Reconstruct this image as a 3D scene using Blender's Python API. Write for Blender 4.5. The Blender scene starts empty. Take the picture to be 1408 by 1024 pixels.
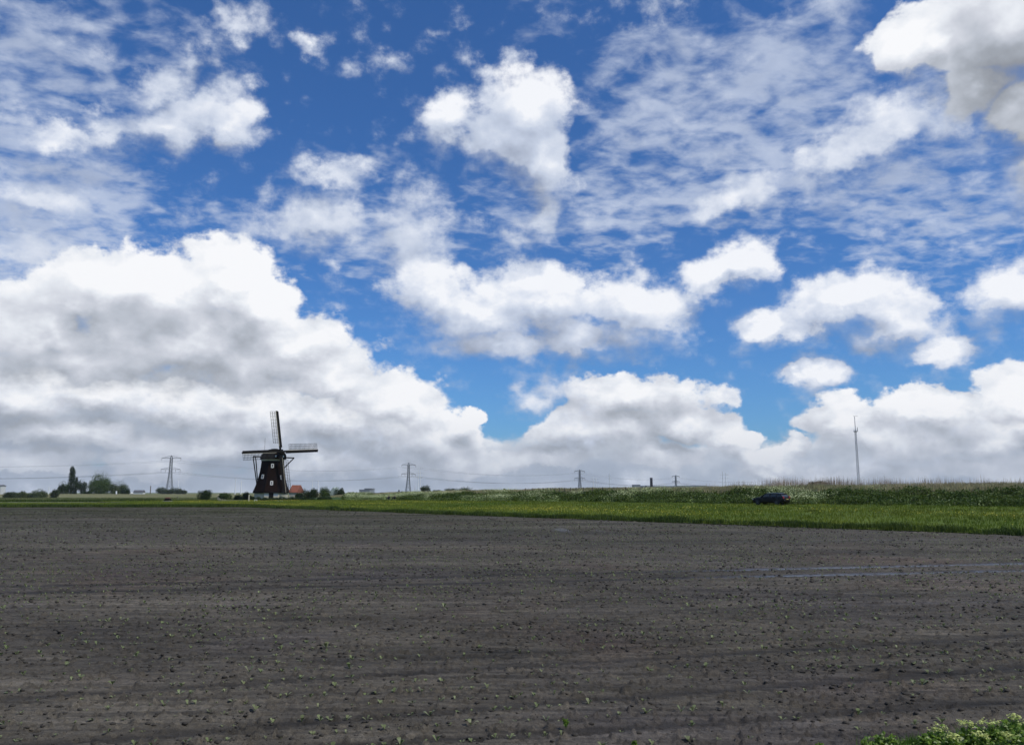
import bpy, bmesh, math, random
import numpy as np
from mathutils import Vector, Matrix
R = math.radians
rnd = random.Random(7)
scene = bpy.context.scene
COL = scene.collection
# ------------------------------------------------------------- camera model
FPX = 1063.0; HOR = 677.0
PITCH = math.atan((HOR-512.0)/FPX); EYE = 2.4
cp, sp = math.cos(PITCH), math.sin(PITCH)
def ray(px, py):
    dx, dy = px-704.0, py-512.0
    return Vector((dx, FPX*cp+dy*sp, FPX*sp-dy*cp))
def at(px, py, Y):
    """world point on the sight line at northing Y"""
    r = ray(px, py); k = Y/r.y
    return Vector((r.x*k, Y, EYE+r.z*k))
def gp(px, py, z=0.0):
    """world point of the ground (height z) on the sight line"""
    r = ray(px, py); k = (z-EYE)/r.z
    return Vector((r.x*k, r.y*k, z))
cam = bpy.data.objects.new('camera', bpy.data.cameras.new('camera'))
COL.objects.link(cam)
cam.location = (0, 0, EYE); cam.rotation_euler = (math.pi/2+PITCH, 0, 0)
cam.data.sensor_width = 36; cam.data.lens = 36*FPX/1408
cam.data.clip_start = 0.1; cam.data.clip_end = 40000
scene.camera = cam
SUN_EL, SUN_AZ = R(52), R(118)      # azimuth clockwise from +Y (the view direction)
sdir = Vector((math.sin(SUN_AZ)*math.cos(SUN_EL), math.cos(SUN_AZ)*math.cos(SUN_EL), math.sin(SUN_EL)))
sl = bpy.data.lights.new('sun', 'SUN'); sun = bpy.data.objects.new('sun', sl); COL.objects.link(sun)
sl.energy = 3.2; sl.angle = R(1.0); sl.color = (1, .95, .87)
sun.rotation_euler = sdir.to_track_quat('Z', 'Y').to_euler(); sun.location = (0, 0, 60)
vs = scene.view_settings; vs.view_transform = 'Standard'; vs.look = 'None'; vs.gamma = 1; vs.exposure = 0
# ------------------------------------------------------------- node helper
class NT:
    def __init__(s, tree): s.t = tree; tree.nodes.clear()
    def n(s, kind, **kw):
        nd = s.t.nodes.new(kind)
        for k, v in kw.items(): setattr(nd, k, v)
        return nd
    def link(s, a, b): s.t.links.new(a, b)
    def put(s, sock, v):
        if isinstance(v, bpy.types.NodeSocket): s.link(v, sock)
        elif isinstance(v, bpy.types.Node): s.link(v.outputs[0], sock)
        else: sock.default_value = v
    def m(s, op, a, b=None, c=None, clamp=False):
        nd = s.n('ShaderNodeMath', operation=op, use_clamp=clamp)
        s.put(nd.inputs[0], a)
        if b is not None: s.put(nd.inputs[1], b)
        if c is not None: s.put(nd.inputs[2], c)
        return nd.outputs[0]
    def v(s, op, a, b=None, scale=None):
        nd = s.n('ShaderNodeVectorMath', operation=op)
        s.put(nd.inputs[0], a)
        if b is not None: s.put(nd.inputs[1], b)
        if scale is not None: s.put(nd.inputs['Scale'], scale)
        return nd.outputs[0]
    def noise(s, vec, scale, detail=4, rough=.5, lac=2.0, dist=0, out=0):
        nd = s.n('ShaderNodeTexNoise')
        if vec is not None: s.link(vec, nd.inputs['Vector'])
        nd.inputs['Scale'].default_value = scale; nd.inputs['Detail'].default_value = detail
        nd.inputs['Roughness'].default_value = rough; nd.inputs['Lacunarity'].default_value = lac
        nd.inputs['Distortion'].default_value = dist
        return nd.outputs[out]
    def mr(s, v, a, b, c=0, d=1, smooth=False):
        nd = s.n('ShaderNodeMapRange', interpolation_type='SMOOTHSTEP' if smooth else 'LINEAR')
        s.put(nd.inputs[0], v)
        for i, x in enumerate((a, b, c, d)): s.put(nd.inputs[i+1], x)
        return nd.outputs[0]
    def mix(s, f, a, b, blend='MIX'):
        nd = s.n('ShaderNodeMix', data_type='RGBA', blend_type=blend)
        s.put(nd.inputs[0], f)
        for sock, v in ((nd.inputs[6], a), (nd.inputs[7], b)):
            if isinstance(v, (tuple, list)): v = tuple(v)+(1,) if len(v) == 3 else v
            s.put(sock, v)
        return nd.outputs[2]
    def ramp(s, f, stops):
        nd = s.n('ShaderNodeValToRGB'); s.put(nd.inputs[0], f)
        e = nd.color_ramp.elements
        while len(e) < len(stops): e.new(.5)
        for el, (p, c) in zip(e, stops): el.position = p; el.color = tuple(c)+(1,)
        return nd.outputs[0]
def srgb(r, g, b):
    f = lambda c: (c/255/12.92 if c/255 <= .04045 else ((c/255+.055)/1.055)**2.4)
    return (f(r), f(g), f(b))
# ------------------------------------------------------------- sky: Nishita + procedural clouds by direction
world = bpy.data.worlds.new('World'); scene.world = world; world.use_nodes = True
def angles(px, py):
    r = ray(px, py).normalized()
    return math.degrees(math.atan2(r.x, r.y)), math.degrees(math.asin(r.z))
# every cloud mass: picture-derived heading and height, radii, tilt, weight.  Layers from far to near.
BANK = [(704,690,1200,46,0,1.3),(40,590,190,110),(250,600,230,100),(430,650,150,60),(560,640,120,60),(690,650,120,52),(820,640,120,50),(960,655,100,44),(1070,650,100,46),(1190,645,120,52),(1320,640,140,70),(1400,650,80,60)]
MIDL = [(640,573,30,15),(600,600,70,40),(540,590,80,60),(870,550,100,38),(800,590,80,34),(930,590,70,34),(860,592,90,44),(1000,606,40,15),(1092,616,34,15),(1040,630,60,18),(1165,585,70,36),(1270,565,76,32),(1240,605,110,34),(1350,600,90,34),(1400,585,50,26),
        (20,550,90,42),(130,545,110,36),(260,560,110,38),(380,575,90,36),(470,585,90,40),(90,600,140,34),(300,612,140,30),(60,640,110,24),(220,645,90,22),(430,640,110,24),(620,635,80,24),(760,632,70,22),(900,632,90,24),(1060,650,70,16),(1200,645,100,20),(1340,640,90,22)]
FRONT = [(140,395,85,56),(90,420,80,50),(225,400,110,60),(312,392,75,60),(355,420,60,52),(70,452,120,46),(415,470,68,42),(250,465,240,70),(130,500,160,40),(455,515,80,44),(360,510,110,40),(545,553,66,40),(500,545,60,36),(1392,545,62,38),
         (1375,50,120,90),(1262,62,72,52),(1455,190,90,140,0,.9),(1400,150,70,50,0,.9),(1335,125,80,42,-15)]
CUM = [(1122,512,50,28),(1085,510,26,16),(1400,400,78,42),(718,150,60,66),(700,190,62,56),(735,215,46,74),(742,290,30,46,0,.75),(625,160,42,40,0,.8),(660,425,90,46),(745,415,95,52),(860,425,80,46,-12),(800,465,130,34),(600,400,60,46,0,.85),(680,470,110,26),
        (975,385,44,26),(1025,370,50,36),(1165,415,80,40),(1220,440,80,40,-20),(1285,478,56,26),(1060,448,62,24),(1120,435,60,26)]
SOFT = [(625,160,60,50,0,.7),(735,428,165,60,0,.6),(620,415,95,50,0,.6),(570,330,60,85,20,.75),
        (430,310,95,48,15,.85),(480,290,46,34,0,.75),(470,240,50,26,0,.7),(950,395,40,30,0,.7),
        (235,160,105,44,18,.95),(110,178,100,26,5,.85),(325,172,42,42),(300,45,75,34,30,.8),(215,110,60,34,25,.8),(425,70,28,18,0,.6),
        (1170,200,110,36,15,.85),(1010,270,70,26,20,.75),(1230,170,90,46,0,.8),(740,540,60,34,0,.6),(40,260,150,30,0,.6),(30,340,130,60,0,.7)]
HI = [(50,40,170,100,0,.8),(30,300,200,110,0,1.0),(10,200,140,140,0,.8),(250,60,110,50,0,.5),(160,250,80,50,0,.45),(880,180,200,140,0,.75),(1080,80,230,110,0,.8),(1250,250,220,130,0,.85),
      (990,270,150,50,0,.55),(740,20,90,40,0,.35),(430,320,120,60,0,.7),(600,330,120,110,0,.6),(820,330,120,70,0,.45),(1330,330,140,50,0,.55),(480,230,60,34,0,.5),(430,70,50,24,0,.45),(290,300,50,24,0,.4)]
# large scale light and shade painted into the masses (bright tops, grey bases)
TONE = [(330,500,190,30,6,-.12),(1395,70,150,120,0,-.38),(1430,230,80,130,0,-.12),(800,480,120,20,0,-.15),(300,380,150,50,0,.10),(640,572,36,18,0,.3),(725,130,60,50,0,.14),(1240,555,110,16,0,.12),(1000,600,40,12,0,.2),(1092,610,34,12,0,.2),
        (860,560,80,24,0,-.10),(460,600,120,24,0,-.08)]
def build_sky():
    N = NT(world.node_tree)
    tc = N.n('ShaderNodeTexCoord')
    D = N.v('NORMALIZE', tc.outputs['Generated'])
    sx = N.n('ShaderNodeSeparateXYZ'); N.link(D, sx.inputs[0])
    X, Y, Z = sx.outputs
    az = N.m('MULTIPLY', N.m('ARCTAN2', X, Y), 57.29578)
    el = N.m('MULTIPLY', N.m('ARCSINE', Z), 57.29578)
    cb = N.n('ShaderNodeCombineXYZ'); N.link(az, cb.inputs[0]); N.link(el, cb.inputs[1])
    P = cb.outputs[0]
    Dn = N.v('MULTIPLY', D, (1, 1, 1.35))
    w1 = N.v('SUBTRACT', N.noise(Dn, 6, 2, .5, out=1), (.5, .5, .5))
    w2 = N.v('SUBTRACT', N.noise(Dn, 24, 5, .58, out=1), (.5, .5, .5))
    Pc = N.v('ADD', N.v('ADD', P, N.v('MULTIPLY', w1, (4.2, 2.6, 0))), N.v('MULTIPLY', w2, (3.0, 2.4, 0)))
    Ps = N.v('ADD', N.v('ADD', P, N.v('MULTIPLY', w1, (6, 4.4, 0))), N.v('MULTIPLY', w2, (4.2, 4.0, 0)))
    def mapping(b):
        x, y, rx, ry = b[:4]; rot = b[4] if len(b) > 4 else 0
        a0, e0 = angles(x, y); ax, ex = angles(x+10, y); ay, ey = angles(x, y-10)
        return (a0, e0, 0), (0, 0, R(rot)), (rx*abs(ax-a0)/10*1.5, ry*abs(ey-e0)/10*1.5, 1), (b[5] if len(b) > 5 else 1)
    def field(vec, blobs, mode='smax', k=.12):
        acc = None
        for b in blobs:
            lo, ro, scl, w = mapping(b)
            mp = N.n('ShaderNodeMapping', vector_type='TEXTURE'); N.link(vec, mp.inputs[0])
            mp.inputs[1].default_value = lo; mp.inputs[2].default_value = ro; mp.inputs[3].default_value = scl
            g_ = N.n('ShaderNodeTexGradient', gradient_type='SPHERICAL'); N.link(mp.outputs[0], g_.inputs[0]); g = g_.outputs[1]
            if mode == 'add': acc = N.m('MULTIPLY', g, w) if acc is None else N.m('MULTIPLY_ADD', g, w, acc)
            else:
                if w != 1: g = N.m('MULTIPLY', g, w)
                if acc is None: acc = g
                else:
                    nd = N.n('ShaderNodeMath', operation='SMOOTH_MAX'); N.link(acc, nd.inputs[0]); N.link(g, nd.inputs[1]); nd.inputs[2].default_value = k
                    acc = nd.outputs[0]
        return acc
    n1 = N.noise(Dn, 15, 7, .52); n1b = N.noise(N.v('ADD', Dn, (.008, 0, .020)), 15, 5, .52)
    nf = N.noise(Dn, 62, 5, .62)
    vo = N.n('ShaderNodeTexVoronoi', feature='SMOOTH_F1'); vo.inputs['Smoothness'].default_value = .3
    N.link(N.v('ADD', Dn, N.v('MULTIPLY', w2, (.035, .035, .035))), vo.inputs['Vector']); vo.inputs['Scale'].default_value = 30
    puff = N.m('SUBTRACT', .42, vo.outputs['Distance'])
    det = N.m('ADD', N.m('ADD', N.m('MULTIPLY', N.m('SUBTRACT', n1, .5), .50), N.m('MULTIPLY', N.m('SUBTRACT', nf, .5), .30)), N.m('MULTIPLY', puff, .20))
    emb = N.m('ADD', N.m('MULTIPLY', N.m('SUBTRACT', n1, n1b), 1.6), N.m('MULTIPLY', puff, .22))
    tone = field(Pc, TONE, 'add')
    def layer(vec, blobs, amp, t0, t1, dsh, gain, k=.10):
        """cover and light of one cloud layer: the light comes from how quickly the mass thins out upwards"""
        f = field(vec, blobs, k=k); f2 = field(N.v('ADD', vec, dsh), blobs, k=k)
        d = N.m('ADD', f, N.m('MULTIPLY', det, amp))
        lit = N.m('MULTIPLY', N.m('SUBTRACT', f, f2), gain)
        soft = N.mr(lit, -.22, .06, .45, 0)                     # bases are ragged and thin, tops crisp
        a = N.mr(d, t0, N.m('ADD', soft, t1), 0, 1, True)
        return a, lit, d
    aB, lB, dB = layer(Pc, BANK, .8, .18, .40, (.3, 1.6, 0), .75)
    aM, lM, dM = layer(Pc, MIDL, .8, .20, .33, (.5, 1.6, 0), .85)
    aF, lF, dF = layer(Pc, FRONT, .85, .17, .34, (.7, 2.6, 0), .85)
    aS, lS, dS = layer(Ps, SOFT, 1.9, .04, .64, (.6, 2.2, 0), .55)
    aC, lC, dC = layer(Pc, CUM, 1.55, .10, .50, (.5, 2.2, 0), 1.0)
    # cloud fields behind and beside the view
    gen = N.m('MAXIMUM', N.mr(N.m('ABSOLUTE', az), 38, 50, 0, 1, True), N.m('MULTIPLY', N.mr(el, 36, 46, 0, 1, True), .8))
    aG = N.m('MULTIPLY', N.m('MULTIPLY', gen, N.mr(N.noise(Dn, 3.2, 6, .5), .48, .6, 0, 1, True)), .95)
    fH = N.m('MINIMUM', field(Ps, HI, 'add'), .95)
    inv = N.m('DIVIDE', 1.0, N.m('ADD', N.m('MAXIMUM', Z, 0), .16))
    cbp = N.n('ShaderNodeCombineXYZ'); N.link(N.m('MULTIPLY', X, inv), cbp.inputs[0]); N.link(N.m('MULTIPLY', Y, inv), cbp.inputs[1])
    mpl = N.n('ShaderNodeMapping'); N.link(cbp.outputs[0], mpl.inputs[0]); mpl.inputs[2].default_value = (0, 0, R(-32)); mpl.inputs[3].default_value = (1.0, 1.25, 1)
    nlow = N.noise(mpl.outputs[0], 2.4, 3, .5); nh = N.noise(mpl.outputs[0], 11.5, 6, .52, dist=.35); nh2 = N.noise(mpl.outputs[0], 26, 4, .55)
    nhs = N.m('ADD', N.m('ADD', N.m('MULTIPLY', nlow, .20), N.m('MULTIPLY', nh, .58)), N.m('MULTIPLY', nh2, .22))
    aH = N.m('MULTIPLY', N.mr(N.m('ADD', nhs, N.m('MULTIPLY', fH, .30)), .585, .86, 0, 1, True), .72, clamp=True)
    aH = N.m('MULTIPLY', aH, N.mr(fH, .02, .3, 0, 1, True))
    def bright(base, lit, d, tcoef=1.0, ecoef=1.0, edge=.14):
        b_ = N.m('ADD', N.m('ADD', lit, base), N.m('MULTIPLY', emb, ecoef))
        b_ = N.m('MULTIPLY_ADD', tone, tcoef, b_)
        return N.m('MULTIPLY_ADD', N.mr(d, .30, .62, 1, 0), edge, b_)
    CW = [(0, srgb(146,151,160)), (.25, srgb(165,171,181)), (.45, srgb(188,194,205)), (.65, srgb(209,213,223)), (.85, srgb(233,237,244)), (1, srgb(250,251,254))]
    CB = [(0, srgb(142,152,168)), (.3, srgb(160,171,188)), (.55, srgb(178,188,204)), (.8, srgb(208,215,226)), (1, srgb(238,242,248))]
    CS = [(0, srgb(146,153,168)), (.3, srgb(170,180,200)), (.6, srgb(198,208,227)), (.85, srgb(226,232,244)), (1, srgb(247,249,254))]
    cF = N.ramp(bright(.565, lF, dF, 1.0, .62), CW)
    cM = N.ramp(bright(.54, lM, dM, .8, .85), CW)
    cB = N.ramp(bright(.42, lB, dB, .5, .7, .2), CB)
    cS = N.ramp(bright(.56, lS, dS, .9, .65, .0), CS)
    cC = N.ramp(bright(.52, lC, dC, .9, .75, .08), CS)
    far = N.mr(el, 0, 6.5, .50, 0, True)                        # thick air in front of the lowest clouds
    airc = srgb(166, 178, 196)
    cM = N.mix(N.m('MULTIPLY', far, .9), cM, airc); cB = N.mix(far, cB, airc)
    sky = N.n('ShaderNodeTexSky', sky_type='NISHITA'); sky.sun_disc = False
    sky.sun_elevation = SUN_EL; sky.sun_rotation = SUN_AZ
    sky.air_density = 1.0; sky.dust_density = .6; sky.ozone_density = 2.0
    STR = .09; inv_s = 1/STR
    c = N.mix(1.0, sky.outputs[0], (.41, .80, 1.30), 'MULTIPLY')
    S = lambda col: N.v('SCALE', col, scale=inv_s)
    c = N.mix(aH, c, S(N.mix(.5, cS, srgb(205,216,236))))
    c = N.mix(aG, c, S(cS))
    c = N.mix(aB, c, S(cB)); c = N.mix(aM, c, S(cM)); c = N.mix(N.m('MULTIPLY', aS, .96), c, S(cS)); c = N.mix(N.m('MULTIPLY', aC, .98), c, S(cC)); c = N.mix(aF, c, S(cF))
    c = N.mix(N.mr(el, -2.2, -1.0, 1, 0), c, tuple(x*inv_s for x in (.16, .17, .17)))
    bg = N.n('ShaderNodeBackground'); N.link(c, bg.inputs[0]); bg.inputs[1].default_value = STR
    out = N.n('ShaderNodeOutputWorld'); N.link(bg.outputs[0], out.inputs[0])
build_sky()
world.cycles.sampling_method = 'MANUAL'; world.cycles.sample_map_resolution = 512
scene.cycles.adaptive_threshold = .02
# ------------------------------------------------------------- tagging and mesh helpers
def tag(o, label=None, cat=None, group=None, kind=None):
    if label: o['label'] = label
    if cat: o['category'] = cat
    if group: o['group'] = group
    if kind: o['kind'] = kind
    return o
def link(o, parent=None):
    COL.objects.link(o); o.parent = parent; return o
def empty(name, loc, rz=0.0):
    o = bpy.data.objects.new(name, None); o.empty_display_size = .5
    o.location = loc; o.rotation_euler = (0, 0, rz); return link(o)
def mesh_np(name, V, F, mat, parent=None, smooth=False, midx=None):
    """V (n,3), F (m,k) arrays -> one mesh object"""
    V = np.asarray(V, np.float32); F = np.asarray(F, np.int32); k = F.shape[1]
    me = bpy.data.meshes.new(name)
    me.vertices.add(len(V)); me.vertices.foreach_set('co', V.ravel())
    me.loops.add(F.size); me.loops.foreach_set('vertex_index', F.ravel())
    me.polygons.add(len(F)); me.polygons.foreach_set('loop_start', np.arange(len(F), dtype=np.int32)*k)
    me.polygons.foreach_set('loop_total', np.full(len(F), k, np.int32))
    if smooth: me.polygons.foreach_set('use_smooth', np.ones(len(F), bool))
    for m_ in (mat if isinstance(mat, (list, tuple)) else [mat]): me.materials.append(m_)
    if midx is not None: me.polygons.foreach_set('material_index', np.asarray(midx, np.int32))
    me.update(calc_edges=True)
    return link(bpy.data.objects.new(name, me), parent)
class MB:
    """collects solid shapes; build() links them as one mesh object"""
    def __init__(s): s.v = []; s.f = []
    def add(s, vs_, fs): b = len(s.v); s.v += [tuple(p) for p in vs_]; s.f += [tuple(b+i for i in f) for f in fs]; return s
    def box(s, c, d, M=None):
        x, y, z = d[0]/2, d[1]/2, d[2]/2
        ps = [Vector(p) for p in ((-x,-y,-z),(x,-y,-z),(x,y,-z),(-x,y,-z),(-x,-y,z),(x,-y,z),(x,y,z),(-x,y,z))]
        if M is not None: ps = [M @ p for p in ps]
        return s.add([p+Vector(c) for p in ps], [(0,3,2,1),(4,5,6,7),(0,1,5,4),(1,2,6,5),(2,3,7,6),(3,0,4,7)])
    def tube(s, a, b, r0, r1=None, n=6):
        a, b = Vector(a), Vector(b); r1 = r0 if r1 is None else r1
        d = (b-a).normalized(); u = d.orthogonal().normalized(); w = d.cross(u)
        ps = []
        for p, r in ((a, r0), (b, r1)):
            for i in range(n):
                t = 2*math.pi*i/n+math.pi/n; ps.append(p+(u*math.cos(t)+w*math.sin(t))*r)
        fs = [(i, (i+1) % n, n+(i+1) % n, n+i) for i in range(n)]+[tuple(range(n))[::-1], tuple(range(n, 2*n))]
        return s.add(ps, fs)
    def bar(s, a, b, wu, ww, up=(0, 0, 1)):
        """rectangular bar a-b, width wu across, ww along up"""
        a, b, up = Vector(a), Vector(b), Vector(up); d = (b-a).normalized()
        u = d.cross(up).normalized(); w = u.cross(d).normalized()
        ps = [p+u*x*wu/2+w*z*ww/2 for p in (a, b) for x, z in ((-1,-1),(1,-1),(1,1),(-1,1))]
        return s.add(ps, [(0,1,5,4),(1,2,6,5),(2,3,7,6),(3,0,4,7),(3,2,1,0),(4,5,6,7)])
    def rings(s, rings, cap=True):
        n = len(rings[0]); ps = [p for r in rings for p in r]; fs = []
        for k in range(len(rings)-1):
            for i in range(n): fs.append((k*n+i, k*n+(i+1) % n, (k+1)*n+(i+1) % n, (k+1)*n+i))
        if cap: fs += [tuple(range(n))[::-1], tuple((len(rings)-1)*n+i for i in range(n))]
        return s.add(ps, fs)
    def xf(s, M): s.v = [tuple(M @ Vector(p)) for p in s.v]; return s
    def build(s, name, mat, parent=None, smooth=False, bevel=0):
        me = bpy.data.meshes.new(name); me.from_pydata(s.v, [], s.f); me.materials.append(mat)
        if bevel:
            bm = bmesh.new(); bm.from_mesh(me)
            bmesh.ops.bevel(bm, geom=list(bm.edges), offset=bevel, segments=1, affect='EDGES'); bm.to_mesh(me); bm.free()
        bm = bmesh.new(); bm.from_mesh(me); bmesh.ops.recalc_face_normals(bm, faces=bm.faces); bm.to_mesh(me); bm.free()
        if smooth:
            for p in me.polygons: p.use_smooth = True
        me.update(); return link(bpy.data.objects.new(name, me), parent)
# ------------------------------------------------------------- numpy noise
_rs = np.random.RandomState(11); _perm = _rs.permutation(4096)
_val = _rs.rand(4096).astype(np.float32)
def vnoise(x, y, seed=0):
    xi = np.floor(x).astype(np.int64); yi = np.floor(y).astype(np.int64); fx = x-xi; fy = y-yi
    fx = fx*fx*(3-2*fx); fy = fy*fy*(3-2*fy)
    h = lambda a, b: _val[_perm[(_perm[(a+seed*131) & 4095]+b) & 4095]]
    return (h(xi, yi)*(1-fx)+h(xi+1, yi)*fx)*(1-fy)+(h(xi, yi+1)*(1-fx)+h(xi+1, yi+1)*fx)*fy
def fbm(x, y, oct=4, seed=0, gain=.5):
    a, s, t = 1., 0., 0.
    for i in range(oct):
        s = s+a*vnoise(x*2.03**i+17.3*i, y*2.03**i+5.1*i, seed+i); t += a; a *= gain
    return s/t
def sstep(a, b, x): t = np.clip((x-a)/(b-a), 0, 1); return t*t*(3-2*t)
# ------------------------------------------------------------- materials
def mat_new(name):
    m = bpy.data.materials.new(name); m.use_nodes = True
    N = NT(m.node_tree); out = N.n('ShaderNodeOutputMaterial'); b = N.n('ShaderNodeBsdfPrincipled')
    N.link(b.outputs[0], out.inputs[0]); return m, N, b, out
def plain(name, c, rough=.7, metal=0, var=.25, scale=1.5, spec=.4, coat=0):
    """surface with a slow and a fine noise over its colour"""
    m, N, b, o = mat_new(name)
    g = N.n('ShaderNodeTexCoord').outputs['Object']
    n = N.m('ADD', N.m('MULTIPLY', N.noise(g, scale, 4, .6), .6), N.m('MULTIPLY', N.noise(g, scale*9, 3, .6), .4))
    f = N.mr(n, .3, .7, 1-var, 1+var)
    N.link(N.v('SCALE', tuple(c), scale=f), b.inputs['Base Color'])
    b.inputs['Roughness'].default_value = rough; b.inputs['Metallic'].default_value = metal
    b.inputs['Specular IOR Level'].default_value = spec; b.inputs['Coat Weight'].default_value = coat
    return m
def leafy(name, c1, c2, c3=None, pscale=.05, trans=.3, rough=.6):
    """foliage: colour varies from leaf to leaf and from patch to patch; light passes through"""
    m, N, b, out = mat_new(name)
    geo = N.n('ShaderNodeNewGeometry'); r = geo.outputs['Random Per Island']; pos = geo.outputs['Position']
    patch = N.mr(N.noise(pos, pscale, 3, .6), .35, .65)
    c = N.mix(r, c1, c2)
    if c3: c = N.mix(N.m('MULTIPLY', patch, .8), c, c3)
    c = N.v('SCALE', c, scale=N.mr(N.noise(pos, pscale*6, 2, .5), .3, .7, .72, 1.28))
    N.link(c, b.inputs['Base Color']); b.inputs['Roughness'].default_value = rough; b.inputs['Specular IOR Level'].default_value = .25
    tr = N.n('ShaderNodeBsdfTranslucent'); N.link(c, tr.inputs[0])
    mx = N.n('ShaderNodeMixShader'); mx.inputs[0].default_value = trans
    N.link(b.outputs[0], mx.inputs[1]); N.link(tr.outputs[0], mx.inputs[2]); N.link(mx.outputs[0], out.inputs[0])
    return m
# ------------------------------------------------------------- the lie of the land
C0 = gp(340, 697); C1 = gp(1408, 736)
LD = Vector((C1.x-C0.x, C1.y-C0.y, 0)).normalized()          # along the slanting field edge
LN = Vector((-LD.y, LD.x, 0))                                  # away from the field, into the meadow
if LN.x < 0: LN = -LN
YEDGE = C0.y
def to_to(x, y):
    dx, dy = x-C0.x, y-C0.y
    return dx*LD.x+dy*LD.y, dx*LN.x+dy*LN.y
def from_to(t, o): return C0.x+LD.x*t+LN.x*o, C0.y+LD.y*t+LN.y*o
PO = [0, 2, 20, 34, 37, 40, 42, 46, 50, 54, 60]
PZ = [.06, .12, .5, .90, 1.15, 1.75, 2.1, 2.95, 3.0, 2.3, .3]
def land_z(x, y):
    t, o = to_to(np.asarray(x, float), np.asarray(y, float))
    z = np.interp(o, PO, PZ)
    k = np.interp(t, [-100, -75, -64, -50, -20, 0, 30, 100], [.08, .12, .40, .58, .73, .86, .95, 1.05])   # the dike dies away towards the mill
    return .06+(z-.06)*np.where(o > 0, k, 1)
TRACKS = [((0, 806), (1408, 774)), ((0, 815), (1408, 784)), ((0, 958), (1408, 873)), ((0, 1024), (1408, 915)), ((700, 1008), (1408, 962)), ((0,756),(1408,740)),((0,862),(1408,826)),((0,742),(1408,729.5))]
TW = [(.30, 1), (.30, 1), (.13, .75), (.16, .8), (.12, .8), (.2,.5),(.10,.35),(.3,.35)]
TRK = []
for (a, b), (w_, s_) in zip(TRACKS, TW):
    A, B = gp(*a), gp(*b); d = Vector((B.x-A.x, B.y-A.y)).normalized(); TRK.append((A.x, A.y, d.x, d.y, w_, s_))
ROWD = Vector((TRK[0][2], TRK[0][3], 0)); ROWN = Vector((-ROWD.y, ROWD.x, 0))
def track_amt(x, y):
    amt = np.zeros_like(x); rut = np.zeros_like(x)
    for ax, ay, dx, dy, w_, s_ in TRK:
        u = (x-ax)*dx+(y-ay)*dy
        o = -(x-ax)*dy+(y-ay)*dx+.12*(fbm(u*.15, u*0+ax, 2, 3)-.5)
        g = np.exp(-(o/w_)**2)
        brk = sstep(.22, .5, fbm(u*.35, o*.6, 3, 9))
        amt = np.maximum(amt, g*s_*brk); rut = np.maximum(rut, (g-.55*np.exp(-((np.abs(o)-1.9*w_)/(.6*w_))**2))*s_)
    return amt, rut
def field_z(x, y, full=True):
    amt, rut = track_amt(x, y)
    v = x*ROWN.x+y*ROWN.y; u = x*ROWD.x+y*ROWD.y
    z = .05*(fbm(x*.12, y*.12, 3, 1)-.5)
    if full:
        z = z+.012*(fbm(u*.8, v*6, 3, 2)-.5)+.006*np.sin(v*2*math.pi/.5)*fbm(u*.3, v*.3, 2, 6)
        z = z+.046*(fbm(x*6, y*6, 4, 4, .68)-.5)*(1-.6*amt)+.016*(fbm(x*26, y*26, 2, 14)-.5)*(1-.5*amt)
        c = fbm(x*13, y*13, 2, 5); z = z+.05*sstep(.68, .86, c)*(1-amt)-.03*sstep(.36, .2, fbm(x*9, y*14, 2, 15))
    return z-.022*rut
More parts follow.
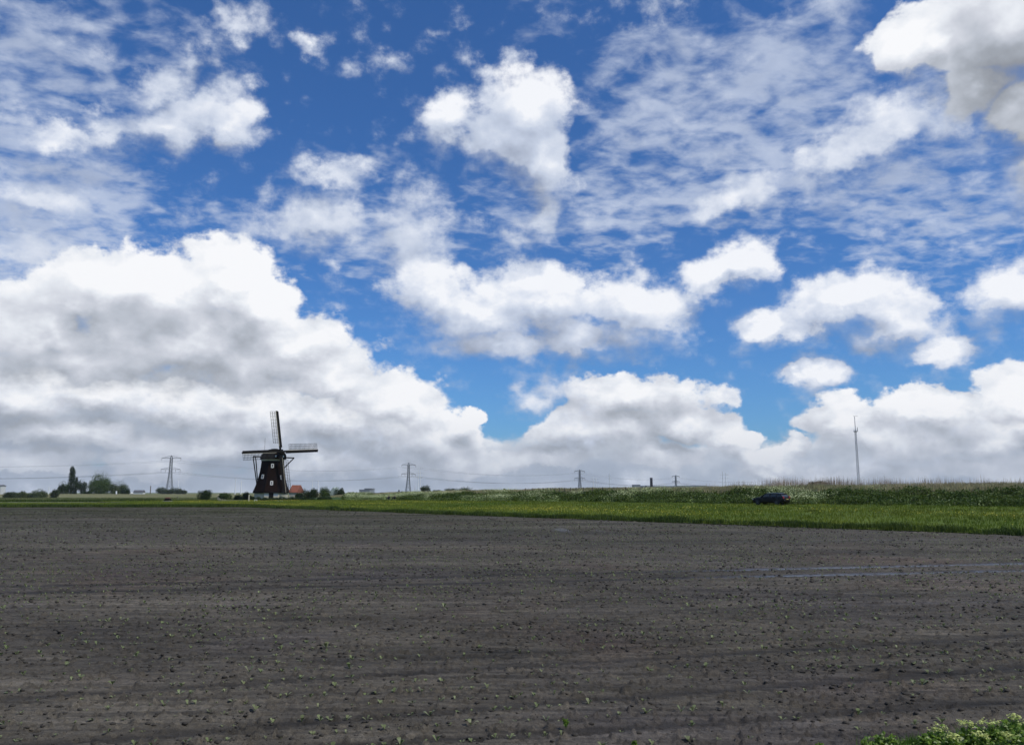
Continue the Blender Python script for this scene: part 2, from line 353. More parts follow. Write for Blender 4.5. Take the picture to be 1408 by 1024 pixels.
# ------------------------------------------------------------- field surface
def soil_mat():
    m, N, b, out = mat_new('soil')
    pos = N.n('ShaderNodeNewGeometry').outputs['Position']
    at_ = N.n('ShaderNodeAttribute', attribute_name='wet').outputs['Fac']
    rotm = N.n('ShaderNodeMapping'); N.link(pos, rotm.inputs[0]); rotm.inputs[2].default_value = (0, 0, -math.atan2(ROWD.y, ROWD.x)); rotm.inputs[3].default_value = (.22, 1, 1)
    R1 = rotm.outputs[0]
    big = N.noise(R1, .16, 4, .55); mid = N.noise(R1, 1.1, 5, .6); fine = N.noise(pos, 22, 5, .68); grit = N.noise(pos, 90, 3, .6)
    strk = N.noise(R1, 4.5, 4, .6)
    f = N.m('ADD', N.m('ADD', N.m('MULTIPLY', big, .30), N.m('MULTIPLY', mid, .26)), N.m('ADD', N.m('MULTIPLY', fine, .20), N.m('MULTIPLY', strk, .24)))
    c = N.ramp(N.mr(f, .38, .62), [(0, (.022, .0195, .0155)), (.3, (.048, .041, .031)), (.65, (.092, .079, .060)), (1, (.170, .148, .115))])
    c = N.mix(N.mr(N.noise(pos, .11, 3, .6), .54, .68, 0, .55), c, N.v('MULTIPLY', c, (1.18, .90, .90)))      # reddish patches
    c = N.mix(N.mr(N.noise(N.v('ADD', pos, (40, 9, 0)), .2, 3, .6), .52, .66, 0, .6), c, N.v('MULTIPLY', c, (.95, .95, 1.15)))  # wet, bluish patches
    far_ = N.n('ShaderNodeSeparateXYZ'); N.link(pos, far_.inputs[0])
    sprout = N.m('MULTIPLY', N.mr(far_.outputs[1], 22, 95, .05, .85), N.mr(N.noise(R1, .35, 4, .6), .34, .56))
    c = N.mix(sprout, c, N.mix(N.mr(fine, .4, .6), (.020, .023, .011), (.050, .052, .026)))      # the sown rows close up with seedlings further out
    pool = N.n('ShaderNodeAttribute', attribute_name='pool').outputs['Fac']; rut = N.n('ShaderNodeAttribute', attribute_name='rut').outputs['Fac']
    c = N.mix(N.m('MULTIPLY', rut, N.mr(strk, .3, .6, .55, 1.0)), c, (.017, .015, .013))  # packed ruts: their shadow lines are painted into the soil colour
    wet = N.m('MAXIMUM', N.m('MULTIPLY', at_, N.mr(strk, .26, .44, 0, 1)), N.m('MULTIPLY', pool, .7))
    c = N.mix(N.m('MULTIPLY', wet, .45), c, (.062, .056, .056))
    m2 = N.n('ShaderNodeMapping'); N.link(pos, m2.inputs[0]); m2.inputs[2].default_value = (0, 0, -math.atan2(ROWD.y, ROWD.x)); m2.inputs[3].default_value = (.05, 1, 1)
    drill = N.noise(m2.outputs[0], 9, 4, .65)
    c = N.v('SCALE', c, scale=N.mr(drill, .36, .60, .62, 1.22))
    c = N.v('SCALE', c, scale=N.mr(grit, .3, .7, .60, 1.40))  # grit tone, with the shade of small crevices put into its contrast
    N.link(c, b.inputs['Base Color'])
    damp = N.mr(N.noise(R1, .5, 4, .6), .5, .7)
    N.link(N.m('SUBTRACT', N.m('SUBTRACT', .94, N.m('MULTIPLY', wet, .60)), N.m('MULTIPLY', damp, .10)), b.inputs['Roughness'])
    N.link(N.m('MULTIPLY_ADD', sprout, -.34, .30), b.inputs['Specular IOR Level'])
    bp = N.n('ShaderNodeBump'); bp.inputs['Strength'].default_value = .8; bp.inputs['Distance'].default_value = .035
    N.link(N.m('ADD', fine, N.m('MULTIPLY', grit, .3)), bp.inputs['Height'])
    N.link(N.m('SUBTRACT', .75, N.m('MULTIPLY', wet, .6)), bp.inputs['Strength'])
    N.link(bp.outputs[0], b.inputs['Normal'])
    return m
SOIL = soil_mat()
def polar(name, r0, r1, g, a0, a1, na, zf, mat, keep=None):
    nr = int(math.log(r1/r0)/g)+1
    r = r0*np.exp(g*np.arange(nr)); a = np.radians(np.linspace(a0, a1, na))
    Rr, A = np.meshgrid(r, a, indexing='ij'); X = Rr*np.sin(A); Y = Rr*np.cos(A)
    Z = zf(X, Y); V = np.stack([X, Y, Z], -1).reshape(-1, 3)
    i = np.arange(nr-1)[:, None]*na+np.arange(na-1)[None]; F = np.stack([i, i+1, i+na+1, i+na], -1).reshape(-1, 4)
    if keep is not None: F = F[keep(V[F[:, 0], 0], V[F[:, 0], 1])]
    used = np.zeros(len(V), bool); used[F.ravel()] = True; idx = np.cumsum(used)-1
    V = V[used]; F = idx[F]
    return mesh_np(name, V, F[:, ::-1], mat, smooth=True), V
def fz_lod(X, Y):
    return field_z(X, Y)
def in_field(x, y): t, o = to_to(x, y); return (o < 1.2) & (y < YEDGE+1.2)
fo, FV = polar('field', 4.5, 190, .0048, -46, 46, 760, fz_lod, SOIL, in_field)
am, _ = track_amt(FV[:, 0].astype(float), FV[:, 1].astype(float))
u_ = FV[:, 0]; v_ = FV[:, 1]
def setatt(o, nm, v): att = o.data.attributes.new(nm, 'FLOAT', 'POINT'); att.data.foreach_set('value', v.astype(np.float32))
_x, _y = FV[:, 0].astype(float), FV[:, 1].astype(float)
side_ = sstep(2, 9, _x+.10*(_y-22)); setatt(fo, 'wet', np.clip(np.maximum(am, .9*track_amt(_x, _y)[1])*side_*sstep(13, 17, _y)*sstep(75, 30, _y)*1.25, 0, 1))
# rain water standing in a shallow hollow by the meadow edge
pu = gp(795, 728); pw = sstep(.50, .66, fbm(_x*.9, _y*.12, 3, 61))*np.exp(-((_x-pu.x)/3.2)**2-((_y-pu.y)/2.6)**2)
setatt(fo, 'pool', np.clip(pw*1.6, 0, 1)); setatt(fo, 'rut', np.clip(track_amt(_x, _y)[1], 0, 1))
tag(fo, kind='structure')
# the rest of the same field, outside the view
SOILP = SOIL
def sheet(name, pts, z, mat, kind='structure'):
    o = MB().add([(x, y, z) for x, y in pts], [tuple(range(len(pts)))]).build(name, mat); tag(o, kind=kind); return o
GRND, N, b, _o = mat_new('farmland')
pos = N.n('ShaderNodeNewGeometry').outputs['Position']
st = N.n('ShaderNodeMapping'); N.link(pos, st.inputs[0]); st.inputs[3].default_value = (.3, 1, 1)
c = N.ramp(N.noise(st.outputs[0], .006, 4, .6), [(.3, (.06, .085, .022)), (.45, (.10, .13, .034)), (.55, (.14, .155, .055)), (.7, (.19, .18, .09))])
c = N.v('SCALE', c, scale=N.mr(N.noise(pos, .3, 4, .6), .3, .7, .7, 1.3))
N.link(c, b.inputs['Base Color']); b.inputs['Roughness'].default_value = .9; b.inputs['Specular IOR Level'].default_value = .15
gnd = MB()
gnd.add([(math.cos(k*math.pi/24)*12000, math.sin(k*math.pi/24)*12000, -.16) for k in range(48)], [tuple(range(48))])
tag(gnd.build('ground', GRND), kind='structure')
for nm, pts in (('field', [(-400, -3), (-3.0, -3), (-3.0, 3.0), (-110, 128), (-400, 128)]), ('field', [(3.1, 3.0), (3.1, -3), (200, -3), (90, -3), (32, 30)])):
    sheet(nm, pts, -.06, SOIL)
def grass_ground(name, c1, c2, c3, s=.12, rot=0, stretch=.4):
    m, N, b, _ = mat_new(name)
    pos = N.n('ShaderNodeNewGeometry').outputs['Position']
    mp = N.n('ShaderNodeMapping'); N.link(pos, mp.inputs[0]); mp.inputs[2].default_value = (0, 0, rot); mp.inputs[3].default_value = (stretch, 1, 1)
    f = N.m('ADD', N.m('MULTIPLY', N.noise(mp.outputs[0], s, 5, .62), .6), N.m('MULTIPLY', N.noise(pos, s*25, 3, .7), .4))
    N.link(N.ramp(f, [(.35, c1), (.5, c2), (.65, c3)]), b.inputs['Base Color'])
    b.inputs['Roughness'].default_value = .9; b.inputs['Specular IOR Level'].default_value = .15
    bp = N.n('ShaderNodeBump'); bp.inputs['Strength'].default_value = .8; bp.inputs['Distance'].default_value = .15
    N.link(N.noise(pos, 4, 4, .7), bp.inputs['Height']); N.link(bp.outputs[0], b.inputs['Normal'])
    return m
la = -math.atan2(LD.y, LD.x)
GM = grass_ground('meadow_turf', (.055, .085, .010), (.085, .125, .014), (.13, .165, .02), .16, la)
GB = grass_ground('bank_turf', (.02, .045, .012), (.04, .08, .02), (.09, .12, .045), .25, la)
GS = grass_ground('strip_turf', (.07, .095, .018), (.11, .14, .025), (.15, .17, .04), .1, 0, .2)
def ribbon(name, t0, t1, nt, os_, mat, dz=0):
    T, O = np.meshgrid(np.linspace(t0, t1, nt), np.array(os_, float), indexing='ij')
    X, Y = from_to(T, O); Z = land_z(X, Y)+.12*(fbm(X*.4, Y*.4, 3, 8)-.5)*sstep(0, 4, O)+dz
    k = len(os_); V = np.stack([X, Y, Z], -1).reshape(-1, 3)
    i = np.arange(nt-1)[:, None]*k+np.arange(k-1)[None]; F = np.stack([i, i+1, i+k+1, i+k], -1).reshape(-1, 4)
    return tag(mesh_np(name, V, F, mat, smooth=True), kind='structure')
ribbon('meadow', -110, 190, 240, list(np.linspace(0, 36, 30)), GM)
ribbon('dike', -110, 190, 240, [36, 37, 38.5, 40, 41, 42, 43, 44.5, 46, 48, 50, 52, 54, 57, 60, 61], GB)
# left side: grass strip beyond the field, path, ditch, rough grass and the low far dike
def strip(name, x0, x1, y0, y1, z, mat, ny=10):
    X, Y = np.meshgrid(np.linspace(x0, x1, 60), np.linspace(y0, y1, ny), indexing='ij')
    Z = z+.10*(fbm(X*.1, Y*.3, 3, 21)-.5); V = np.stack([X, Y, Z], -1).reshape(-1, 3)
    i = np.arange(59)[:, None]*ny+np.arange(ny-1)[None]; F = np.stack([i, i+ny, i+ny+1, i+1], -1).reshape(-1, 4)
    return tag(mesh_np(name, V, F, mat, smooth=True), kind='structure')
strip('grass_strip', -420, -30, YEDGE, 190, 0.0, GS)
PATH = plain('path_grit', (.30, .28, .24), .9, var=.2, scale=.5, spec=.1)
sheet('path', [(-420, 183), (-75, 190), (-75, 192.2), (-420, 186)], .09, PATH)
WAT, N, b, _ = mat_new('water'); b.inputs['Base Color'].default_value = (.012, .016, .013, 1); b.inputs['Roughness'].default_value = .12
sheet('ditch_water', [(-420, 212), (-50, 216), (-50, 222), (-420, 219)], -.1, WAT)
DRY = grass_ground('dry_turf', (.12, .13, .055), (.17, .165, .08), (.25, .23, .14), .03, 0, .2)
ROUGH = grass_ground('rough_turf', (.06, .08, .02), (.10, .115, .036), (.16, .155, .065), .05, 0, .15)
strip('rough_pasture', -600, 60, 223, 420, -.02, ROUGH, 20)
# low far dike, pale with dry grass
rows = [(-900, 0), ]
def ridge(name, x0, x1, prof, mat, n=120):
    X = np.linspace(x0, x1, n); V = []
    for x in X:
        for (y, z) in prof: V.append((x, y, z*(.9+.25*float(fbm(np.array([x*.02]), np.array([y*.0]), 2, 31)[0]))))
    k = len(prof); i = np.arange(n-1)[:, None]*k+np.arange(k-1)[None]; F = np.stack([i, i+k, i+k+1, i+1], -1).reshape(-1, 4)
    return tag(mesh_np(name, V, F, mat, smooth=True), kind='structure')
ridge('far_dike', -330, 60, [(420, -.1), (428, 1.0), (434, 1.55), (438, 1.55), (446, -.1)], DRY)
# ------------------------------------------------------------- ground vegetation (stuff)
rs = np.random.RandomState(5)
def blades(name, P, H, W, nb, mat, lean=.35, spread=.5, label=None, cat='grass', base=-.02, kind='stuff'):
    """nb upright pointed blades at each point of P"""
    P = np.repeat(P, nb, 0); n = len(P); H = np.repeat(H, nb)*rs.uniform(.55, 1.15, n)
    P = P+np.c_[rs.normal(0, spread*.4, n), rs.normal(0, spread*.4, n), np.zeros(n)]
    a = rs.uniform(0, 2*np.pi, n); w = W*rs.uniform(.6, 1.3, n)/2; la_ = rs.uniform(0, 2*np.pi, n); ll = H*lean*rs.uniform(.1, 1, n)
    dx, dy = np.cos(a)*w, np.sin(a)*w; lx, ly = np.cos(la_)*ll, np.sin(la_)*ll
    v0 = P+np.c_[-dx, -dy, np.full(n, base)]; v1 = P+np.c_[dx, dy, np.full(n, base)]
    v2 = P+np.c_[lx*.4+dx*.7, ly*.4+dy*.7, H*.6]; v3 = P+np.c_[lx, ly, H]; v4 = P+np.c_[lx*.4-dx*.7, ly*.4-dy*.7, H*.6]
    V = np.stack([v0, v1, v2, v3, v4], 1).reshape(-1, 3); b = np.arange(n)*5
    F = np.concatenate([np.stack([b, b+1, b+2, b+4], 1)]); T = np.stack([b+4, b+2, b+3, b+3], 1)
    # quads + triangles: triangles stored as separate polygons
    me = bpy.data.meshes.new(name); me.vertices.add(len(V)); me.vertices.foreach_set('co', V.astype(np.float32).ravel())
    loops = np.concatenate([F.ravel(), T[:, :3].ravel()]); me.loops.add(len(loops)); me.loops.foreach_set('vertex_index', loops.astype(np.int32))
    me.polygons.add(2*n); ls = np.concatenate([np.arange(n)*4, 4*n+np.arange(n)*3]); me.polygons.foreach_set('loop_start', ls.astype(np.int32))
    me.polygons.foreach_set('loop_total', np.concatenate([np.full(n, 4), np.full(n, 3)]).astype(np.int32))
    me.materials.append(mat); me.update(calc_edges=True)
    o = link(bpy.data.objects.new(name, me)); return tag(o, label, cat, kind=kind)
def specks(name, P, S, mat, label, cat, flat=.5, kind='stuff'):
    """small tilted petals / leaflets, one quad each"""
    n = len(P); nrm = rs.normal(size=(n, 3)); nrm[:, 2] = np.abs(nrm[:, 2])+flat; nrm /= np.linalg.norm(nrm, axis=1)[:, None]
    u = np.cross(nrm, rs.normal(size=(n, 3))); u /= np.linalg.norm(u, axis=1)[:, None]; w = np.cross(nrm, u)
    s = (S*rs.uniform(.5, 1.3, n))[:, None]
    V = np.stack([P-u*s, P-w*s*.7, P+u*s, P+w*s*.7], 1).reshape(-1, 3)
    o = mesh_np(name, V, np.arange(4*n).reshape(-1, 4), mat)
    return tag(o, label, cat, kind=kind) if label else o
GR = leafy('grass_blade', (.072, .120, .010), (.13, .18, .016), (.18, .205, .022), .07)
GRD = leafy('grass_dark', (.026, .050, .008), (.05, .08, .012), (.07, .10, .014), .15)
WEED = leafy('bank_weed', (.036, .070, .010), (.082, .130, .020), (.12, .165, .032), .22)
DRYG = leafy('dry_grass', (.36, .30, .16), (.46, .40, .24), (.24, .24, .10), .10, .25)
REED = leafy('dry_reed', (.38, .28, .20), (.52, .41, .31), (.28, .21, .14), .06, .2)
YEL = plain('buttercup', (.50, .44, .04), .6, var=.1); UMB = plain('umbel', (.44, .49, .25), .8, var=.2, scale=.5)
PALE = leafy('parsley_leaf', (.15, .21, .06), (.26, .32, .11), None, .1)
def scat(n, t0, t1, o0, o1, bias=1.0):
    t = t0+(t1-t0)*rs.rand(n); o = o0+(o1-o0)*rs.rand(n)**bias; X, Y = from_to(t, o); return X, Y, t, o
def pz(X, Y, dz=0): return np.c_[X, Y, land_z(X, Y)+dz]
# meadow sward
X, Y, t, o = scat(30000, -100, 130, 0, 36); k = (Y > 30) & (np.abs(X/Y) < .8); X, Y = X[k], Y[k]
H = .16+.18*fbm(X*.3, Y*.3, 3, 3); blades('meadow_grass', pz(X, Y), H, .045, 5, GR, label='lush green meadow grass between the bare field and the dike')
# tall dark grass on the lip of the field
X, Y, t, o = scat(11000, -4, 130, -.9, 1.8); k = np.abs(X/Y) < .8; X, Y = X[k], Y[k]
k = o[k] > -.9+1.1*fbm(t[k]*.5, t[k]*0, 3, 66)*1.3; X, Y = X[k], Y[k]
H = .12+.75*np.clip(fbm(X*.6, Y*.6, 4, 4)-.2, 0, 1); blades('edge_grass', pz(X, Y, -.06), H, .05, 6, GRD, label='darker unmown grass along the slanting edge of the field')
n = 9000; X = rs.uniform(-150, C0.x+4, n); Y = YEDGE+rs.uniform(-.4, 7, n)
blades('edge_grass', np.c_[X, Y, np.zeros(n)], .3+.35*fbm(X*.2, Y*.2, 3, 5), .08, 5, GRD, label='dark unmown grass along the far left edge of the field')
n = 9000; X = rs.uniform(-190, -50, n); Y = rs.uniform(YEDGE+7, 182, n)
blades('strip_grass', np.c_[X, Y, np.zeros(n)], .15+.2*fbm(X*.1, Y*.3, 3, 6), .08, 4, GR, label='light green grass strip between the far field edge and the path')
# buttercups
X, Y, t, o = scat(60000, -100, 130, 3, 27); den = fbm(t*.05, o*.20, 4, 12); k = (den > .515) & (rs.rand(len(X)) < (den-.50)*3.0) & (np.abs(X/Y) < .8) & (Y > 30)
X, Y = X[k], Y[k]; specks('buttercups', np.c_[X, Y, land_z(X, Y)+rs.uniform(.18, .42, len(X))], .045, YEL, 'yellow buttercups scattered through the meadow', 'wild flowers', .8)
# rank green growth on the dike foot
def clumps(name, X, Y, Hh, nb, size, mat, label, cat, zf=None):
    n = len(X); z0 = land_z(X, Y) if zf is None else zf(X, Y)
    P = np.repeat(np.c_[X, Y, z0], nb, 0); hh = np.repeat(Hh, nb); m = n*nb
    rr = np.repeat(size*5, m)*np.sqrt(rs.rand(m)); a = rs.uniform(0, 6.283, m); q = rs.rand(m)
    P = P+np.c_[rr*np.cos(a), rr*np.sin(a), hh*(1-(rr/(size*6))**2)*(.25+.75*q)]
    return specks(name, P, size, mat, label, cat, .3)
X, Y, t, o = scat(6500, -50, 130, 35.2, 42.5, .8); k = (np.abs(X/Y) < .8); X, Y, t, o = X[k], Y[k], t[k], o[k]
k = X/Y > -.215; X, Y, t, o = X[k], Y[k], t[k], o[k]; hh = .25+1.25*np.clip(fbm(t*.22, o*.5, 4, 14)-.28, 0, 1)*1.4
clumps('bank_weeds', X, Y, hh, 22, .12, WEED, 'rank dark green nettles and docks on the foot of the dike', 'weeds')
blades('bank_grass', pz(X, Y), hh*1.05, .05, 4, GRD, .3, 1.0, 'dark coarse grass growing among the weeds of the dike foot')
# cow parsley in drifts
X, Y, t, o = scat(60000, -52, 130, 34.0, 43.5)
den = fbm(t*.14, o*.30, 4, 17)+.02+.085*sstep(45, -10, t)
k = (den > .60-.04*(t < 30)) & (rs.rand(len(X)) < (den-.545)*6) & (X/Y < .8) & (X/Y > -.212)
X, Y, t, o = X[k], Y[k], t[k], o[k]; X, Y = X[:4200], Y[:4200]
clumps('cow_parsley', X, Y, np.full(len(X), .85), 9, .10, PALE, 'pale feathery cow parsley leaves on the dike slope', 'wild flowers')
P = np.repeat(np.c_[X, Y, land_z(X, Y)], 9, 0); P += np.c_[rs.normal(0, .28, (len(P), 2)), rs.uniform(.6, 1.1, len(P))]; P = P[rs.rand(len(P)) < .6]
specks('cow_parsley', P, .075, UMB, 'off white cow parsley flower heads on the dike slope', 'wild flowers', 2.0)
# dry grass on the upper slope, then the reed fringe standing on the far side of the crest
X, Y, t, o = scat(17000, -60, 130, 41.8, 49); k = (X/Y < .8) & (X/Y > -.23); X, Y, t = X[k], Y[k], t[k]
blades('dry_grass', pz(X, Y), (.28+.4*fbm(t*.2, t*0, 3, 15))*sstep(-80, -40, t), .05, 5, DRYG, .3, .8, 'straw coloured dry grass along the crest of the dike')
X, Y, t, o = scat(16000, -60, 130, 49.5, 54)
uu = X/Y; den = fbm(t*.16, t*0+3, 4, 19)+.18*np.exp(-((uu-.31)/.07)**2)-.3*sstep(.235, .20, uu)
k = (den > .42) & (uu < .8) & (rs.rand(len(X)) < (den-.35)*3); X, Y, t, den = X[k], Y[k], t[k], den[k]
blades('reeds', np.c_[X, Y, np.full(len(X), 2.4)], .9+2.3*np.clip(den-.35, 0, .5)+.6*rs.rand(len(X)), .035, 2, REED, .12, .7, 'tall dry reed stalks standing behind the crest of the dike', 'reeds')
# rough herbage by the left ditch
n = 6000; X = rs.uniform(-220, -52, n); Y = rs.uniform(206, 213, n)+(X+220)*.02
blades('ditch_reeds', np.c_[X, Y, np.full(n, -.05)], .45+.5*fbm(X*.1, Y*.1, 3, 23), .12, 4, GRD, label='dark rushes lining the ditch behind the path', cat='rushes')
n = 7000; X = rs.uniform(-260, -40, n); Y = rs.uniform(224, 330, n); DG2 = leafy('pasture_grass', (.11, .125, .04), (.19, .19, .08), (.09, .12, .035), .03)
blades('rough_grass', np.c_[X, Y, np.zeros(n)], .3+.4*fbm(X*.05, Y*.1, 3, 24), .12, 4, DG2, label='pale rough grass on the pasture beyond the ditch')
# ------------------------------------------------------------- crop seedlings and clods
LEAF = leafy('seedling_leaf', (.13, .155, .065), (.21, .225, .11), (.12, .165, .055), .5, .25, .45)
CLOD = plain('clod', (.046, .041, .034), .95, var=.35, scale=9, spec=.2)
CLOD2 = CLOD
def leaf_fan(nl, s, seed):
    r = random.Random(seed); V = []; F = []
    a0 = r.uniform(0, 6.28)
    for i in range(nl):
        a = a0+i*6.283/nl+r.uniform(-.5, .5); L = s*r.uniform(.6, 1.15); w = L*r.uniform(.20, .30); e = r.uniform(.45, 1.05)
        d = Vector((math.cos(a)*math.cos(e), math.sin(a)*math.cos(e), math.sin(e))); q = Vector((-math.sin(a), math.cos(a), 0)); b = len(V)
        tip = d*L+Vector((0, 0, -L*.22))
        V += [Vector((0, 0, 0))-q*w*.12, Vector((0, 0, 0))+q*w*.12, d*L*.35+q*w*.45, d*L*.35-q*w*.45, d*L*.70+q*w, d*L*.70-q*w, tip+q*w*.3, tip-q*w*.3]
        F += [(b, b+1, b+2, b+3), (b+3, b+2, b+4, b+5), (b+5, b+4, b+6, b+7)]
    return np.array([tuple(v) for v in V]), np.array(F)
# rows run along the wheel tracks, half a metre apart
cand = []
for j in range(-40, 240):
    v = j*.5; us = np.arange(-110, 110, .17); us = us+rs.uniform(-.05, .05, len(us)); vv = v+rs.normal(0, .02, len(us))
    cand.append(np.c_[us*ROWD.x+vv*ROWN.x, us*ROWD.y+vv*ROWN.y])
cand = np.concatenate(cand); x, y = cand.T
k = (y > 7.2) & (y < 118) & ((y < 60) | (rs.rand(len(x)) < .45)) & (np.abs(x/np.maximum(y, .1)) < .76) & in_field(x, y)
cand = cand[k]; x, y = cand.T
dens = .34+.62*sstep(.40, .66, fbm(x*.35, y*.35, 3, 41))
thin = np.where(y > 30, .8, 1.)
k = rs.rand(len(x)) < dens*thin*(1-.9*track_amt(x, y)[0]); cand = cand[k]
cand = cand[np.argsort(np.hypot(cand[:, 0], cand[:, 1]))]
var = [leaf_fan(4 if i % 2 else 3, 1.0, 50+i) for i in range(6)]
sizes = rs.uniform(.035, .092, len(cand)) * np.interp(np.hypot(cand[:, 0], cand[:, 1]), [30, 60, 110], [1, 1.15, 1.5]) * np.where(rs.rand(len(cand)) < .08, 1.35, 1)
zc = field_z(cand[:, 0], cand[:, 1])
vm = []
for i, (V, F) in enumerate(var):
    vm.append(V)
n_ind = 300
protos = []
for i, (V, F) in enumerate(var):
    o = mesh_np('seedling', V, F, LEAF); protos.append(o)
for i in range(n_ind):
    o = protos[i] if i < 6 else protos[i % 6].copy()
    if i >= 6: COL.objects.link(o)
    o.location = (cand[i, 0], cand[i, 1], zc[i]-.003); o.rotation_euler = (0, 0, rnd.uniform(0, 6.28)); o.scale = (sizes[i],)*3
    tag(o, 'tiny green crop seedling in the bare soil of the near field', 'seedling', 'crop seedlings in the bare field')
Vs, Fs, b = [], [], 0
for i in range(n_ind, len(cand)):
    V, F = var[i % 6]; far = math.hypot(*cand[i])
    if far > 60: V, F = V[:8], F[:3]
    elif far > 34: V, F = V[:16], F[:6]
    a = rs.uniform(0, 6.28); ca, sa = math.cos(a), math.sin(a); s = sizes[i]
    W = np.c_[(V[:, 0]*ca-V[:, 1]*sa)*s+cand[i, 0], (V[:, 0]*sa+V[:, 1]*ca)*s+cand[i, 1], V[:, 2]*s+zc[i]]
    Vs.append(W); Fs.append(F+b); b += len(W)
tag(mesh_np('seedlings', np.concatenate(Vs), np.concatenate(Fs), LEAF), 'countless small green crop seedlings spread over the rest of the field', 'seedlings', kind='stuff')
# clods: small broken lumps
def lump(seed):
    r = np.random.RandomState(seed); bm = bmesh.new(); bmesh.ops.create_icosphere(bm, subdivisions=1, radius=1)
    V = np.array([v.co[:] for v in bm.verts]); F = np.array([[v.index for v in f.verts] for f in bm.faces]); bm.free()
    V = V*r.uniform(.55, 1.25, (len(V), 1)); V[:, 2] *= .6; return V, F
lumps = [lump(i) for i in range(8)]
def lump8(seed):
    r = np.random.RandomState(seed); V = np.array([(1,0,0),(0,1,0),(-1,0,0),(0,-1,0),(0,0,1),(0,0,-1)], float)*r.uniform(.6, 1.2, (6, 1)); V[:, 2] *= .7
    return V, np.array([(0,1,4),(1,2,4),(2,3,4),(3,0,4),(1,0,5),(2,1,5),(3,2,5),(0,3,5)])
small = [lump8(i) for i in range(8)]
n = 85000; rr = 7.5*np.exp(rs.rand(n)**.72*math.log(125/7.5)); aa = rs.uniform(-.66, .66, n); x, y = rr*np.sin(aa), rr*np.cos(aa)
k = in_field(x, y) & (rs.rand(n) < .25+.9*sstep(.42, .62, fbm(x*.5, y*.5, 3, 44))) & (track_amt(x, y)[0] < .35); x, y = x[k], y[k]
z = field_z(x, y); Vs, Fs, b = [], [], 0
sz = .004+.034*rs.rand(len(x))**5*np.interp(np.hypot(x, y), [8, 14], [.8, 1])
for i in range(len(x)):
    V, F = (lumps if sz[i] > .014 and y[i] < 16 else small)[i % 8]; a = rs.uniform(0, 6.28); ca, sa = math.cos(a), math.sin(a); s = sz[i]*(1+.028*max(0, min(60, math.hypot(x[i], y[i]))-10))
    Vs.append(np.c_[(V[:, 0]*ca-V[:, 1]*sa)*s*1.3+x[i], (V[:, 0]*sa+V[:, 1]*ca)*s+y[i], V[:, 2]*s+z[i]+s*.25]); Fs.append(F+b); b += len(V)
tag(mesh_np('clods', np.concatenate(Vs), np.concatenate(Fs), CLOD), 'small dark broken clods lying on the bare field', 'clods', kind='stuff')
# a few larger lumps that stand out
for (px, py, s, lab) in ((1113, 922, .10, 'largest dark clod, lying alone in the field above the lower right corner plants'), (1250, 952, .07, 'dark reddish clod close above the leafy plants at lower right'),
                         (1373, 836, .07, 'dark clod near the right edge of the picture, half way up the field'), (520, 842, .05, 'dark clod in the middle of the field below the long wheel track'),
                         (290, 985, .05, 'flat dark clod near the bottom left, among seedlings')):
    g = gp(px, py); mb = MB()
    for q in range(7):
        V, F = lumps[(q+int(px)) % 8]; off = Vector((rnd.uniform(-1.4, 1.4)*s, rnd.uniform(-.5, .5)*s, s*.1)); e = s*rnd.uniform(.35, .8)
        mb.add([Vector(v)*e+off for v in V], [tuple(f) for f in F])
    o = mb.build('clod', CLOD); o.location = (g.x, g.y, float(field_z(np.array([g.x]), np.array([g.y]))[0])); tag(o, lab, 'clod')
# ------------------------------------------------------------- the verge under the camera
VG = grass_ground('verge_turf', (.03, .06, .015), (.05, .09, .02), (.09, .12, .04), 1.2, 0, 1)
X, Yg = np.meshgrid(np.linspace(-14, 14, 90), np.linspace(-6, 7.2, 44), indexing='ij')
edge = 6.2+.085*X+.25*(fbm(X*.8, X*0, 3, 51)-.5)+.25
Zg = .75*(1-sstep(1.5, 6.3, Yg-(edge-6.2)))+.05*(fbm(X*2, Yg*2, 3, 52)-.5)-.07*sstep(0, .5, Yg-edge)+.012
V = np.stack([X, Yg, Zg], -1).reshape(-1, 3); i = np.arange(89)[:, None]*44+np.arange(43)[None]; F = np.stack([i, i+44, i+45, i+1], -1).reshape(-1, 4)
tag(mesh_np('verge', V, F, VG, smooth=True), kind='structure')
n = 5000; X = rs.uniform(-9, 11, n); Yv = rs.uniform(3.5, 7.0, n)+.09*X; k = Yv < 6.7+.10*X; X, Yv = X[k], Yv[k]
xg, yg = rs.uniform(3.3, 6.9, 5200), rs.uniform(7.5, 8.6, 5200); kg = yg < 7.75+.26*(xg-3.3)*fbm(xg*2.2, xg*0, 3, 71)*1.9
blades('verge_grass', np.c_[xg[kg], yg[kg], np.zeros(kg.sum())], .05+.10*rs.rand(kg.sum()), .010, 6, leafy('corner_grass', (.05, .12, .015), (.10, .19, .025), None, 2), .7, .08, 'low green grass and herbs filling the bottom right corner')
blades('verge_grass', np.c_[X, Yv, np.maximum(.0, .75*(1-sstep(1.5, 6.3, Yv-.085*X)))], np.full(len(X), .15), .008, 5, GR, .6, .12, 'green grass of the verge at the bottom right corner')
VLEAF = leafy('verge_leaf', (.09, .17, .015), (.17, .26, .03), None, 3, .35, .4)
VFL = leafy('verge_flower', (.50, .55, .16), (.62, .66, .28), None, 3, .3, .6)
